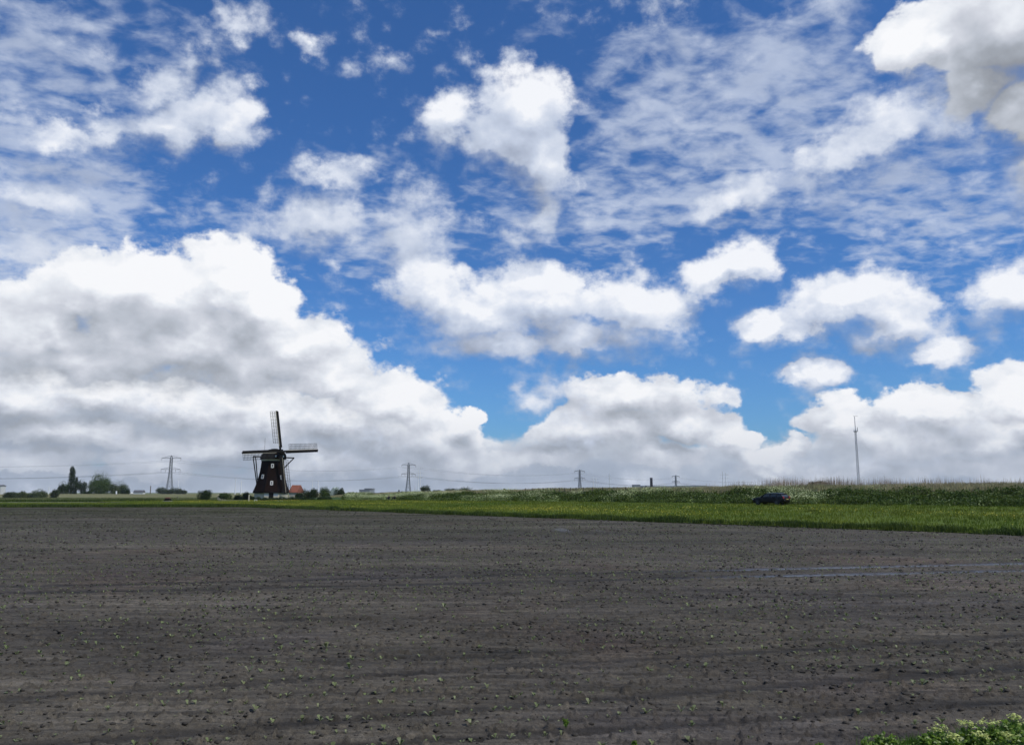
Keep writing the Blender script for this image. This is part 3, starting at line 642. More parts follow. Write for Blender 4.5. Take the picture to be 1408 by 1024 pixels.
def verge_plant(loc, h, seed, flower, label):
    r = random.Random(seed); root = empty('leafy_plant', loc, r.uniform(0, 6.28)); mb = MB(); st = MB()
    ns = r.randint(6, 9)
    for q in range(ns):
        a = r.uniform(0, 6.28); ll = h*r.uniform(.1, .55); top = Vector((math.cos(a)*ll, math.sin(a)*ll, h*r.uniform(.6, 1.05)))
        st.tube((0, 0, -.02), top, .004, .002, 4)
        for w in range(14):
            f = r.uniform(.06, 1); p = top*f; a2 = r.uniform(0, 6.28); e = r.uniform(-.1, .9); L = h*r.uniform(.26, .48)*(1.15-.4*f); wd = L*.27
            d = Vector((math.cos(a2)*math.cos(e), math.sin(a2)*math.cos(e), math.sin(e))); s_ = Vector((-math.sin(a2), math.cos(a2), 0)); dr = Vector((0, 0, -L*.25))
            mb.add([p, p+d*L*.4+s_*wd, p+d*L+dr, p+d*L*.4-s_*wd, p+d*L*.5+Vector((0, 0, .012))], [(0, 1, 4), (1, 2, 4), (2, 3, 4), (3, 0, 4)])
    mb.build('leaves', VLEAF, root); st.build('stem', VLEAF, root)
    if flower:
        fb = MB()
        for q in range(9):
            a = r.uniform(0, 6.28); l2 = h*r.uniform(0, .4); c = Vector((math.cos(a)*l2, math.sin(a)*l2, h*r.uniform(.95, 1.15)))
            for w in range(16):
                p = c+Vector((r.gauss(0, .014), r.gauss(0, .014), r.gauss(0, .010))); s = .009
                u = Vector((r.gauss(0, 1), r.gauss(0, 1), r.gauss(0, .4))).normalized(); w_ = u.cross(Vector((r.gauss(0, .3), r.gauss(0, .3), 1))).normalized()
                fb.add([p-u*s, p-w_*s, p+u*s, p+w_*s], [(0, 1, 2, 3)])
        fb.build('flower_heads', VFL, root)
    tag(root, label, 'plant', 'leafy plants in the bottom right corner')
    return root
vp = [(1195, 1026, .20, 0, 'low leafy plant with dark leaves, leftmost of the bright clump at lower right'), (1218, 1018, .20, 0, 'rounded bright green plant, second from the left in the corner clump'),
      (1243, 1024, .16, 0, 'short grassy plant in the gap of the corner clump, left of the flowering ones'), (1268, 1022, .20, 0, 'spreading green plant left of the first pale flower heads'),
      (1290, 1018, .24, 1, 'plant whose pale yellow flower heads are the leftmost of the corner clump'), (1312, 1028, .22, 1, 'low flowering plant with pale heads at the very bottom edge'),
      (1336, 1016, .25, 1, 'flowering plant with broad dark leaf and pale heads at lower right'), (1352, 1026, .22, 1, 'pale flowering plant in the middle of the corner clump'),
      (1366, 1014, .25, 1, 'tall plant crowded with yellow green flower heads at lower right'), (1384, 1026, .22, 1, 'low leafy flowering plant near the corner, at the bottom edge'),
      (1398, 1008, .26, 1, 'tall plant with yellow green flowers at the right edge of the picture'), (1412, 1022, .26, 0, 'leafy green plant cut by the lower right corner of the picture'),
      (1085, 1034, .08, 0, 'small pale green weed tuft at the bottom edge, left of the corner clump'), (1130, 1032, .09, 0, 'tiny weed tuft at the bottom edge just left of the corner clump'),
      (872, 1024, .07, 0, 'small weed tuft at the bottom edge, right of the picture centre'), (778, 992, .06, 0, 'bright green broad seedling tuft at the bottom of the field, near the middle')]
vp = [(a, b+8, c*.95 if a > 1150 else c, d, e) for a, b, c, d, e in vp]; vp = [(a, b+(14 if a > 1150 else 0), c, d, e) for a, b, c, d, e in vp]
for i, (px, py, h, fl, lab) in enumerate(vp):
    g = gp(px, py); verge_plant((g.x, g.y, .02), h, 300+i, fl, lab)
# ------------------------------------------------------------- trees and bushes
BARK = plain('bark', (.09, .075, .06), .95, scale=3)
TG = [leafy('tree_leaf_mid', (.034, .066, .010), (.065, .105, .016), (.05, .08, .016), .2, .2),
      leafy('tree_leaf_dark', (.014, .030, .006), (.030, .054, .010), None, .3, .15),
      leafy('tree_leaf_pale', (.060, .085, .032), (.09, .115, .045), None, .2, .2),
      leafy('tree_leaf_brown', (.11, .09, .045), (.15, .12, .06), (.08, .09, .035), .4, .2),
      leafy('tree_leaf_far', (.042, .065, .024), (.065, .09, .033), (.04, .055, .022), .1, .2)]
def tree(name, px, ytop, ybase, wpx, Y, mat, label, cat, seed, kind='round', n=900, group=None, trunk=True):
    rr = np.random.RandomState(seed); b = at(px, ybase, Y); top = at(px, ytop, Y).z
    s = Y/FPX*1.02; W = wpx*s/2*(1.12 if kind in ('round', 'column') else 1.05); H = top-b.z; root = empty(name, b); V = []
    # crown built from clumps of leaves spread on and inside a handful of boughs
    if kind == 'column': lobes = [((rr.normal(0, W*.18), rr.normal(0, W*.18), H*f), W*(1.1-.8*abs(f-.42)**1.2*1.4), H*.13) for f in np.linspace(.12, .93, 9)]
    elif kind == 'row': lobes = [((rr.uniform(-W, W)*.86, rr.uniform(-.3, .3)*W, H*rr.uniform(.35, .6)), W*rr.uniform(.2, .38), H*rr.uniform(.3, .45)) for _ in range(9)]
    elif kind == 'bush': lobes = [((math.cos(a)*W*.5, math.sin(a)*W*.5, H*rr.uniform(.32, .55)), W*rr.uniform(.45, .62), H*rr.uniform(.30, .44)) for a in rr.uniform(0, 6.28, 7)]
    else: lobes = [((0, 0, H*.62), W*.82, H*.42)]+[((math.cos(a)*W*.50, math.sin(a)*W*.50, H*rr.uniform(.26, .70)), W*rr.uniform(.40, .60), H*rr.uniform(.20, .30)) for a in rr.uniform(0, 6.28, 10)]
    ls = max(.16*s*2.4, .05)
    pts = []
    for (c, r1, r2) in lobes:
        m = max(40, int(4.2*n/len(lobes))); d = rr.normal(size=(m, 3)); d /= np.linalg.norm(d, axis=1)[:, None]; q = rr.uniform(.45, 1.12, (m, 1))
        pts.append(np.array(c)+d*q*np.array([r1, r1, r2]))
    P = np.concatenate(pts); P[:, 2] = np.maximum(P[:, 2], H*.03)
    m = len(P); nn = rr.normal(size=(m, 3)); nn[:, 2] = np.abs(nn[:, 2]); nn /= np.linalg.norm(nn, axis=1)[:, None]
    u = np.cross(nn, rr.normal(size=(m, 3))); u /= np.linalg.norm(u, axis=1)[:, None]; w = np.cross(nn, u); S = (ls*rr.uniform(.6, 1.7, m))[:, None]
    V = np.stack([P-u*S, P-w*S*.7, P+u*S, P+w*S*.7], 1).reshape(-1, 3)
    mesh_np('crown', V, np.arange(4*m).reshape(-1, 4), mat, root)
    if trunk:
        t = MB(); r0 = max(H*.03, .1); t.tube((0, 0, -.2), (0, 0, H*.5), r0, r0*.6, 7)
        for q in range(5):
            a = rr.uniform(0, 6.28); z = H*rr.uniform(.2, .45); t.tube((0, 0, z), (math.cos(a)*W*.5, math.sin(a)*W*.5, z+H*.25), r0*.45, r0*.15, 5)
        t.build('trunk', BARK, root)
    tag(root, label, cat, group); return root
GL = 'trees of the farmyard at the far left'
tree('poplar_tree', 97, 643, 681.5, 8.5, 500, TG[1], 'tall slim dark poplar, the highest tree of the far left group', 'tree', 1, 'column', 1500, GL)
tree('poplar_tree', 103.5, 657, 681.5, 4, 505, TG[1], 'thin small poplar right behind the tall one at far left', 'tree', 2, 'column', 600, GL)
tree('tree', 84, 661, 681.5, 10, 495, TG[1], 'small dark tree just left of the tall poplar', 'tree', 3, 'round', 700, GL)
tree('tree', 91, 663, 681.5, 6, 515, TG[0], 'narrow green tree touching the left side of the tall poplar', 'tree', 33, 'round', 500, GL)
tree('tree', 111, 660, 681.5, 14, 498, TG[1], 'dark tree between the poplars and the big round tree', 'tree', 4, 'round', 900, GL)
tree('tree', 136, 647.5, 681, 27, 510, TG[0], 'largest broad round green tree of the far left group', 'tree', 5, 'round', 2200, GL)
tree('tree', 138, 657, 682, 29, 485, TG[0], 'low spreading green tree in front of the largest round one', 'tree', 6, 'bush', 1800, GL)
tree('tree', 162, 660, 682, 21, 490, TG[2], 'paler greyish round tree right of the largest one', 'tree', 7, 'round', 1400, GL)
tree('tree', 172, 669, 682.5, 12, 480, TG[1], 'low dark tree at the right end of the far left group', 'tree', 8, 'round', 700, GL)
tree('bush', 120, 673, 682, 10, 490, TG[1], 'small dark bush under the left side of the largest round tree', 'bush', 9, 'bush', 300, GL)
for i, (x, yt, w, lab) in enumerate(((12, 675, 15, 'leftmost low feathery shrub at the picture edge'), (26, 673, 16, 'low feathery shrub second from the left edge'), (41, 677, 14, 'lowest of the pale shrubs left of the poplars'),
                         (53, 671.5, 20, 'widest feathery shrub left of the poplars'), (75, 671, 11, 'thin pale shrub close left of the poplar group'))):
    tree('bush', x, yt, 686.5, w, 330+i*9, TG[2] if i % 2 else TG[4], lab, 'bush', 40+i, 'bush', 900, 'shrubs at the far left', trunk=True)
for i, (x, yt, w, lab) in enumerate(((221, 669, 13, 'far grey green tree left of the large pylon foot'), (231, 670.5, 12, 'far grey green tree at the left leg of the large pylon'), (242, 669.5, 14, 'far grey green tree right behind the foot of the large pylon'), (251, 672.5, 11, 'far grey green tree at the right end of the row under the large pylon'))):
    tree('tree', x, yt, 680.5, w, 760, TG[4], lab, 'tree', 60+i, 'round', 500, 'tree row under the large pylon')
tree('bush', 280.5, 670.5, 687.5, 19, 222, TG[1], 'round dark willow bush standing alone between pylon and windmill', 'bush', 70, 'bush', 1300)
tree('bush', 305, 677, 686, 11, 232, TG[0], 'left green bush of the pair left of the windmill', 'bush', 71, 'bush', 600)
tree('bush', 312, 675.5, 686.5, 13, 228, TG[0], 'right, taller green bush of the pair left of the windmill', 'bush', 72, 'bush', 700)
MG = 'bushes around the windmill'
for i, (x, yt, yb, w, Y, mi, lab) in enumerate(((328, 679, 690, 13, 214, 1, 'low dark bush left of the windmill foot'), (337, 675, 690, 13, 218, 1, 'dark green bush nearest the left side of the windmill'), (347, 681, 690, 10, 208, 1, 'low dark bush under the left windmill strut'),
        (412, 676, 687, 14, 226, 1, 'low dark bush beside the orange roofed house'), (422, 671, 687, 15, 224, 1, 'dark bush right of the orange roofed house'), (434, 669, 687.5, 15, 222, 1, 'dark bush in the middle of the row right of the windmill'),
        (446, 667, 687.5, 15, 221, 0, 'tallest green bush in the row right of the windmill'), (466, 667.5, 686, 14, 216, 1, 'pollard willow with round head, rightmost of the windmill bushes'), (456, 680, 688, 14, 212, 1, 'low dark bush left of the pollard willow'))):
    tree('bush', x, yt, yb, w, Y, TG[mi], lab, 'bush', 80+i, 'bush', 900, MG)
for i, (x0, x1) in enumerate(((352, 378), (378, 404), (404, 430), (430, 458))):
    tree('hedge', (x0+x1)/2, 682.3-.8*(i > 2), 691, x1-x0+4, 188, TG[1], ['left end of the low dark hedge in front of the windmill', 'low dark hedge segment before the windmill door', 'low dark hedge right of the windmill', 'right end of the low dark hedge, before the row of bushes'][i], 'hedge', 100+i, 'row', 1300, 'low hedge along the windmill yard', trunk=False)
for i, (x, yt, yb, w, Y, k, lab) in enumerate(((585, 666, 678, 13, 300, 'round', 'lone grey green tree right of the second pylon'), (601, 673, 678, 12, 420, 'bush', 'low far bush between the lone tree and the wide one'),
        (622, 670.5, 678, 20, 520, 'round', 'left of the two wide far trees beyond the dike'), (642, 669, 678, 22, 540, 'round', 'right of the two wide far trees beyond the dike'), (608, 675, 679, 30, 560, 'row', 'faint low far hedge left of the wide far trees'),
        (490, 676, 681, 26, 600, 'row', 'low far hedge right of the pollard willow'), (520, 676.5, 680, 30, 650, 'row', 'thin far hedge behind the two seated people'))):
    tree('bush' if k != 'round' else 'tree', x, yt, yb, w, Y, TG[4], lab, 'tree' if k == 'round' else 'bush', 120+i, k, 500, 'far trees beyond the dike')
tree('bush', 1124, 660, 672.5, 27, 112, TG[3], 'brown green thorn bush on the crest of the dike right of the car', 'bush', 140, 'bush', 1600)
tree('bush', 433/5.867+620, 670.5, 676, 3.5, 160, TG[1], 'tiny dark shrub on the dike crest left of the fence', 'bush', 141, 'bush', 200)
# ------------------------------------------------------------- windmill
DARKT = plain('mill_thatch', (.008, .006, .005), .95, var=.35, scale=1.2, spec=.05)
BROWN = plain('mill_boards', (.010, .0048, .0032), .9, var=.4, scale=.8, spec=.08)
WHITE = plain('white_paint', (.55, .55, .53), .6, var=.06); CREAM = plain('cream_paint', (.46, .42, .32), .7, var=.15)
WOODD = plain('tarred_wood', (.009, .008, .007), .85, var=.3, spec=.1); LATT = plain('lattice_wood', (.035, .034, .033), .8, spec=.1); GLASS = plain('window_glass', (.03, .035, .04), .15, var=.1)
def octo(r, z, n=8, off=math.pi/8): return [Vector((r*math.cos(off+2*math.pi*i/n), r*math.sin(off+2*math.pi*i/n), z)) for i in range(n)]
MY = 215.0; mb0 = at(372.5, 686, MY); MZ = .1
mill = empty('windmill', (mb0.x, MY, MZ))
zz = lambda py: at(372, py, MY).z-MZ
toC = math.atan2(-mb0.x, -(-MY)) # azimuth of camera seen from the mill
ca = math.atan2(-MY, -mb0.x)     # angle of the direction mill->camera
zb, z1, zt = zz(683.5), zz(676.2), zz(633.5)
o = MB().rings([octo(4.75, zb-1.0, off=ca+R(22.5)), octo(4.75, z1, off=ca+R(22.5))]).build('base_wall', CREAM, mill)
fw = MB()
for sg in (-1, 1):
    a = ca; n_ = Vector((math.cos(a), math.sin(a), 0)); u_2 = Vector((-n_.y, n_.x, 0)); fw.box(n_*(4.75*.924+.01)+u_2*sg*1.2+Vector((0, 0, (zb+z1)/2+.1)), (1.15, z1-zb-.5, .06), Matrix((u_2, Vector((0, 0, 1)), n_)).transposed())
fw.build('plaster_panel', WHITE, mill)
# dark smock: eight flaring sides
prof = [(0, 5.05), (.06, 4.85), (.2, 4.35), (.4, 3.82), (.6, 3.42), (.8, 3.15), (1, 3.0)]
mb = MB(); mb.rings([octo(r, z1+(zt-z1)*f, off=ca+R(22.5)) for f, r in prof]); smock = mb.build('smock', BROWN, mill)
for i in range(8):                                        # corner boards
    mb = MB(); a = ca+R(22.5)+i*math.pi/4; dr = Vector((math.cos(a), math.sin(a), 0)); tg = Vector((-dr.y, dr.x, 0))
    mb.rings([[dr*(r-.05)+tg*-.13+Vector((0, 0, z1+(zt-z1)*f)), dr*(r+.10)+tg*-.13+Vector((0, 0, z1+(zt-z1)*f)), dr*(r+.10)+tg*.13+Vector((0, 0, z1+(zt-z1)*f)), dr*(r-.05)+tg*.13+Vector((0, 0, z1+(zt-z1)*f))] for f, r in prof])
    mb.build('corner_board', DARKT, mill)
MB().rings([octo(3.12, zt-.05, 24), octo(3.12, zt+.42, 24)]).build('cap_rim', CREAM, mill)
MB().rings([octo(5.2, z1-.28, off=ca+R(22.5)), octo(5.2, z1+.02, off=ca+R(22.5))]).build('eave', DARKT, mill)
# windows with white frames, by picture position
def mill_window(px, py, w=.55, h=.95):
    p = at(px, py, MY-4); z = p.z-MZ; f = (z-z1)/(zt-z1); r = np.interp(f, [q[0] for q in prof], [q[1] for q in prof])
    side = (px-372.5)*MY/FPX
    face = round(math.asin(max(-1, min(1, side/4.6)))/(math.pi/4))
    a = ca+face*math.pi/4; rin = r*math.cos(R(22.5))
    n = Vector((math.cos(a), math.sin(a), 0)); u = Vector((-n.y, n.x, 0)); r2 = np.interp(f+.05, [q[0] for q in prof], [q[1] for q in prof]); tilt = (r-r2)*.924/(.05*(zt-z1))
    c = n*(rin+.02)+u*0+Vector((0, 0, z)); up = Vector((-n.x*tilt, -n.y*tilt, 1)).normalized(); nn = u.cross(up).normalized()
    if nn.dot(n) < 0: nn = -nn
    M = Matrix((u, up, nn)).transposed()
    fr = MB()
    for sx in (-1, 1): fr.box(c+M @ Vector((sx*(w/2), 0, .06)), (.19, h+.15, .22), M)
    for sy in (-1, 1): fr.box(c+M @ Vector((0, sy*h/2, .06)), (w-.24, .24, .20), M)
    fr.box(c+M @ Vector((0, 0, .1)), (w-.24, .07, .1), M)
    o = fr.build('window', WHITE, mill); MB().box(c+M @ Vector((0, 0, .03)), (w-.2, h-.2, .1), M).build('pane', GLASS, o)
mill_window(375.5, 640); mill_window(362, 655); mill_window(387.5, 656); mill_window(375.3, 664)
# door in the base
n = Vector((math.cos(ca), math.sin(ca), 0)); u = Vector((-n.y, n.x, 0)); M = Matrix((u, Vector((0, 0, 1)), n)).transposed()
d = MB(); d.box(n*(4.75*.924+.03)+Vector((0, 0, zb+.35)), (1.2, 1.9, .12), M); dd = d.build('door', WOODD, mill); MB().box(n*(4.75*.924+.12)+u*.4+Vector((0, 0, zb+.4)), (.06, .12, .06), M).build('handle', LATT, dd)
a = ca+math.pi/4*1; n2 = Vector((math.cos(a), math.sin(a), 0)); u2 = Vector((-n2.y, n2.x, 0)); M2 = Matrix((u2, Vector((0, 0, 1)), n2)).transposed()
MB().box(n2*(4.75*.924+.02)+Vector((0, 0, (zb+z1)/2-.1)), (3.5, z1-zb-.3, .06), M2).build('plaster_panel', CREAM, mill)
# cap, turned towards the lower right
YAW = ca+R(29); ax = Vector((math.cos(YAW), math.sin(YAW), 0)); sx = Vector((-ax.y, ax.x, 0))
if sx.dot(Vector((-math.sin(ca), math.cos(ca), 0))) < 0: sx = -sx
zc0 = zt+.42; zct = zz(617)
rings = []
for f in np.linspace(0, 1, 9):
    hl = 3.55*(1-.10*f)*math.sqrt(max(0.02, 1-(f*.97)**3.0)); hw = 3.3*math.sqrt(max(.02, 1-(f*.985)**2.2)); z = zc0+(zct-zc0)*f
    rings.append([ax*(math.cos(t)*abs(math.cos(t))**-.25*hl if abs(math.cos(t)) > .02 else 0)+ax*(.2+.6*f)+sx*math.sin(t)*hw+Vector((0, 0, z)) for t in np.linspace(0, 2*math.pi, 25)[:-1]])
MB().rings(rings).build('cap', DARKT, mill, smooth=True)
hz = zz(621.6); HUB = Vector((0, 0, hz))+ax*4.2
gb = MB(); gb.box(ax*3.55+Vector((0, 0, zc0+.75)), (.2, 2.6, .5), Matrix.Rotation(YAW, 3, 'Z')); gb.box(ax*3.55+Vector((0, 0, zc0+.3)), (.16, 1.2, .5), Matrix.Rotation(YAW, 3, 'Z')); gb.build('gable_board', WHITE, mill)
TL = R(9); axt = (ax*math.cos(TL)+Vector((0, 0, math.sin(TL)))).normalized(); vt = (-ax*math.sin(TL)+Vector((0, 0, math.cos(TL)))).normalized()
w = MB(); w.tube(HUB-axt*3.5, HUB+axt*.2, .32, .36, 8); w.box(HUB, (.9, .9, 1.1), Matrix((axt, sx, vt)).transposed()); w.build('windshaft', WOODD, mill)
SL = 11.45; PHI = R(4)
for q in range(4):
    th = PHI+q*math.pi/2; dv = vt*math.cos(th)-sx*math.sin(th); dl = -(sx*math.cos(th)+vt*math.sin(th))   # stock direction, lattice side
    so = axt*(.28 if q % 2 else -.18)
    st = MB(); st.bar(HUB+so, HUB+so+dv*SL, .44, .40, axt); st.bar(HUB+so+dv*1.2+dl*-.42+axt*.08, HUB+so+dv*(SL-.1)-dl*.36+axt*.08, .30, .06, axt)
    sail = st.build('sail', WOODD, mill)
    es = MB(); es.bar(HUB+so+dv*1.6+dl*.27+axt*.1, HUB+so+dv*(SL-.2)+dl*.27+axt*.1, .10, .10, axt); es.build('edge_strip', CREAM, sail)
    lt = MB(); f0, f1 = 2.4, SL-.15
    nb = 22
    for k in range(nb+1):
        p = HUB+so+dv*(f0+(f1-f0)*k/nb); lt.bar(p, p+dl*1.95+axt*.12*(1-k/nb), .075, .06, axt)
    for e in (.65, 1.3, 1.95): lt.bar(HUB+so+dv*f0+dl*e+axt*.05, HUB+so+dv*f1+dl*e, .075, .06, axt)
    lt.build('lattice', LATT, sail)
# tail: cross beams at the cap, long braces down to the tail pole
tl = MB(); tb = -ax
LE = at(354, 628.5, MY); LE = Vector((LE.x-mb0.x, 0, LE.z-MZ)); zsp = LE.z
l1 = -sx*6.2+ax*.6+Vector((0, 0, zsp)); r1 = sx*6.2+ax*.6+Vector((0, 0, zsp))
tl.bar(l1, r1, .30, .34); l2 = -sx*3.6-ax*2.9+Vector((0, 0, zsp+.15)); r2 = sx*3.6-ax*2.9+Vector((0, 0, zsp+.15)); tl.bar(l2, r2, .26, .28)
tp0 = tb*3.2+Vector((0, 0, zc0+.9)); tp1 = tb*7.2+Vector((0, 0, zb+.3)); tl.bar(tp0, tp1, .36, .36, ax)
for p in (l1, r1, l2, r2): tl.bar(p, tp1+Vector((0, 0, .5 if p in (l1, r1) else 1.6)), .24, .24)
tl.build('tail_pole', WOODD, mill)
wh = MB(); c = tp1+Vector((0, 0, .9))
for k in range(8):
    a1 = k*math.pi/4; wh.bar(c, c+(sx*math.cos(a1)+Vector((0, 0, math.sin(a1))))*1.1, .08, .08, ax)
wh.build('winch_wheel', WOODD, mill)
MB().tube(Vector((-2.4, 0, zc0)), Vector((-2.4, 0, zz(602))), .035, .03, 5).build('lightning_rod', LATT, mill)
tag(mill, 'dark brown smock windmill with four lattice sails and white framed windows, standing beyond the field', 'windmill')
# ------------------------------------------------------------- small buildings
TILE = plain('orange_tiles', (.20, .065, .035), .8, var=.2, scale=.7); GREYB = plain('grey_cladding', (.20, .215, .23), .7, var=.1, scale=.05); BRICK = plain('brick', (.22, .10, .07), .9, var=.25)
ROOFG = plain('grey_roof', (.16, .165, .175), .7, var=.1, scale=.05); REDD = plain('red_roofing', (.26, .13, .10), .8, var=.2, scale=.05)
def house(name, x0, x1, ytop, yeave, ybase, Y, depth, wallm, roofm, label, ridge='x', doors=True, rz=0, cat='house'):
    a, b = at(x0, ybase, Y), at(x1, ybase, Y); w = b.x-a.x; ze = at(x0, yeave, Y).z-a.z; zt_ = at(x0, ytop, Y).z-a.z
    root = empty(name, ((a.x+b.x)/2, Y+depth/2, a.z), rz)
    MB().box((0, 0, ze/2-.3), (w, depth, ze+.6)).build('wall', wallm, root)
    e = .25; m = MB(); k = w/2+e; d = depth/2+e
    if ridge == 'x': m.add([(-k,-d,ze-.05),(k,-d,ze-.05),(k,d,ze-.05),(-k,d,ze-.05),(-k,0,zt_),(k,0,zt_),(-k,-d,ze+.12),(k,-d,ze+.12),(k,d,ze+.12),(-k,d,ze+.12)], [(3,2,1,0),(0,1,7,6),(6,7,5,4),(2,3,9,8),(8,9,4,5),(0,6,4,9,3),(1,2,8,5,7)])
    else: m.add([(-k,-d,ze-.05),(k,-d,ze-.05),(k,d,ze-.05),(-k,d,ze-.05),(0,-d,zt_),(0,d,zt_),(-k,-d,ze+.12),(k,-d,ze+.12),(k,d,ze+.12),(-k,d,ze+.12)], [(3,2,1,0),(3,0,6,9),(1,2,8,7),(6,9,5,4),(7,4,5,8),(0,1,7,4,6),(2,3,9,5,8)])
    m.build('roof', roofm, root)
    if doors:
        n = max(1, int(w/3.5))
        for i in range(n):
            f = MB(); x = -w/2+w*(i+.5)/n; f.box((x, -depth/2-.03, ze*.5), (min(1.2, w/3), ze*.4, .1)); wn = f.build('window', WHITE, root)
            MB().box((x, -depth/2-.06, ze*.5), (min(1., w/3-.2), ze*.4-.2, .1)).build('pane', GLASS, wn)
    return tag(root, label, cat)
h = house('house', 397, 407, 666.5, 677, 686, 236, 8, CREAM, TILE, 'small house with orange tiled roof just right of the windmill')
house('shed', 451, 465, 669.5, 680, 687, 224, 5, CREAM, plain('pale_canvas', (.34, .40, .36), .7), 'small shed with pale pointed roof between the bushes right of the windmill', ridge='y', doors=False, cat='shed')
house('shed', 299, 305, 679.5, 682, 687, 240, 3, CREAM, plain('tan_roof', (.30, .26, .18), .8), 'small tan shed between the lone willow and the bush pair', doors=False, cat='shed')
house('farmhouse', 183, 196, 673.5, 676.5, 681.5, 620, 4, WHITE, plain('slate_roof', (.10, .10, .11), .7), 'white farmhouse seen far off, right of the far left trees')
house('farmhouse', 176, 184, 676.5, 678.5, 681.5, 640, 4, WHITE, WHITE, 'low white barn beside the far white farmhouse')
house('white_building', -12, 0, 666, 668, 683, 520, 5, WHITE, ROOFG, 'white building with dark eave cut by the left edge of the picture')
def hall(x0, x1, yt, Y, depth, m1, m2, label, base=-.1, nwin=0, name='warehouse'):
    a, b = at(x0, yt, Y), at(x1, yt, Y); root = empty(name, ((a.x+b.x)/2, Y, base)); w = b.x-a.x; h_ = a.z-base
    MB().box((0, depth/2, h_/2-.5), (w, depth, h_-1)).build('wall', m1, root); MB().box((0, depth/2, h_-.5), (w+.6, depth+.6, 1)).build('roof', m2, root)
    d = MB()
    for i in range(max(1, int(w/14))): d.box((-w/2+8+i*14, -.05, 2.2), (4, .2, 4.4))
    d.build('loading_door', GREYB if m1 != GREYB else ROOFG, root)
    return tag(root, label, 'warehouse' if name == 'warehouse' else 'building')
hall(939, 971, 667.3, 1500, 60, WHITE, ROOFG, 'bright white warehouse behind the dike, right of the dark chimney')
hall(884, 940, 667.6, 1560, 50, GREYB, plain('light_roof', (.45, .47, .48), .6), 'pale grey warehouse touching the left end of the white one')
hall(733, 873, 671.2, 1580, 60, GREYB, ROOFG, 'very long low grey warehouse behind the dike fence')
hall(872, 880.5, 666, 1540, 30, GREYB, ROOFG, 'small grey cubic building at the right end of the longest warehouse', name='building')
hall(655, 735, 673.5, 1250, 40, GREYB, REDD, 'long low hall with reddish roof behind the dike, left of the longest warehouse')
hall(494, 508, 672.8, 1300, 30, GREYB, ROOFG, 'left, darker grey apartment block far behind the dike between willow and second pylon', name='building')
hall(501, 511, 671.2, 1340, 30, GREYB, ROOFG, 'right, taller pale block far behind the dike between willow and second pylon', name='building')
def chimney(x0, x1, yt, Y, label):
    a, b = at(x0, yt, Y), at(x1, yt, Y); r = (b.x-a.x)/2; root = empty('chimney', ((a.x+b.x)/2, Y, -.1))
    MB().tube((0, 0, 0), (0, 0, a.z-1.5), r*1.1, r, 12).build('shaft', WOODD, root); MB().tube((0, 0, a.z-1.5), (0, 0, a.z), r*1.12, r*1.12, 12).build('rim', ROOFG, root)
    tag(root, label, 'chimney')
chimney(893.6, 897.2, 656.3, 1500, 'tall dark chimney stack behind the dike beside the pale warehouses'); chimney(887, 889.8, 667.5, 1480, 'short dark stack left of the tall chimney')
# ------------------------------------------------------------- pylons, lines, masts
STEEL = plain('pylon_steel', (.15, .16, .17), .6, var=.1, scale=.1); INS = plain('insulator', (.10, .09, .085), .5); PWH = plain('pole_white', (.74, .75, .76), .5, var=.05)
PLS = []
def pylon(px, ytop, Y, label, thick=.40, yaw=0.0, base=0):
    p = at(px, ytop, Y); H = p.z-base; root = empty('pylon', (p.x, Y, base), yaw); k = thick*Y/1000
    prof_ = [(0, 4.4), (.30, 2.6), (.52, 1.7), (.64, 1.5), (.93, 1.25), (1, .2)]
    hw = lambda f: np.interp(f, [q[0] for q in prof_], [q[1] for q in prof_])
    t = MB(); lv = [0, .14, .27, .38, .48, .57, .64, .71, .78, .85, .93, 1]
    for a, b in zip(lv[:-1], lv[1:]):
        ra, rb = hw(a), hw(b); ca_ = [(sx_*ra, sy*ra, a*H) for sx_, sy in ((-1,-1),(1,-1),(1,1),(-1,1))]; cb_ = [(sx_*rb, sy*rb, b*H) for sx_, sy in ((-1,-1),(1,-1),(1,1),(-1,1))]
        for i in range(4):
            j = (i+1) % 4; t.bar(ca_[i], cb_[i], k, k); t.bar(ca_[i], cb_[j], k*.5, k*.5); t.bar(ca_[j], cb_[i], k*.6, k*.6); t.bar(cb_[i], cb_[j], k*.6, k*.6)
    t.build('tower', STEEL, root)
    tips = []
    for f, L in ((.93, 11.6), (.64, 11.6)):
        z = f*H; c = MB(); r_ = hw(f)
        for s in (-1, 1):
            for sy in (-1, 1):
                c.bar((s*r_, sy*r_, z), (s*L, 0, z), k*1.0, k*1.3); c.bar((s*r_, sy*r_*.9, z+H*.055), (s*L, 0, z+.2), k*.7, k*.7)
            for g in (.35, .65): c.bar((s*(r_+(L-r_)*g), 0, z), (s*(r_+(L-r_)*g), 0, z+H*.055*(1-g)), k*.5, k*.5)
        c.build('crossarm', STEEL, root)
        for s in (-1, 1):
            for g in ((1.0, .52) if f < .8 else (1.0,)):
                q = Vector((s*L*g, 0, z)); MB().tube(q, q-Vector((0, 0, 3.4)), k*.5, k*.5, 5).build('insulator', INS, root); tips.append(Matrix.Rotation(yaw, 3, 'Z') @ (q-Vector((0, 0, 3.4)))+Vector((p.x, Y, base)))
    tag(root, label, 'pylon', 'lattice power pylons'); PLS.append(tips); return root
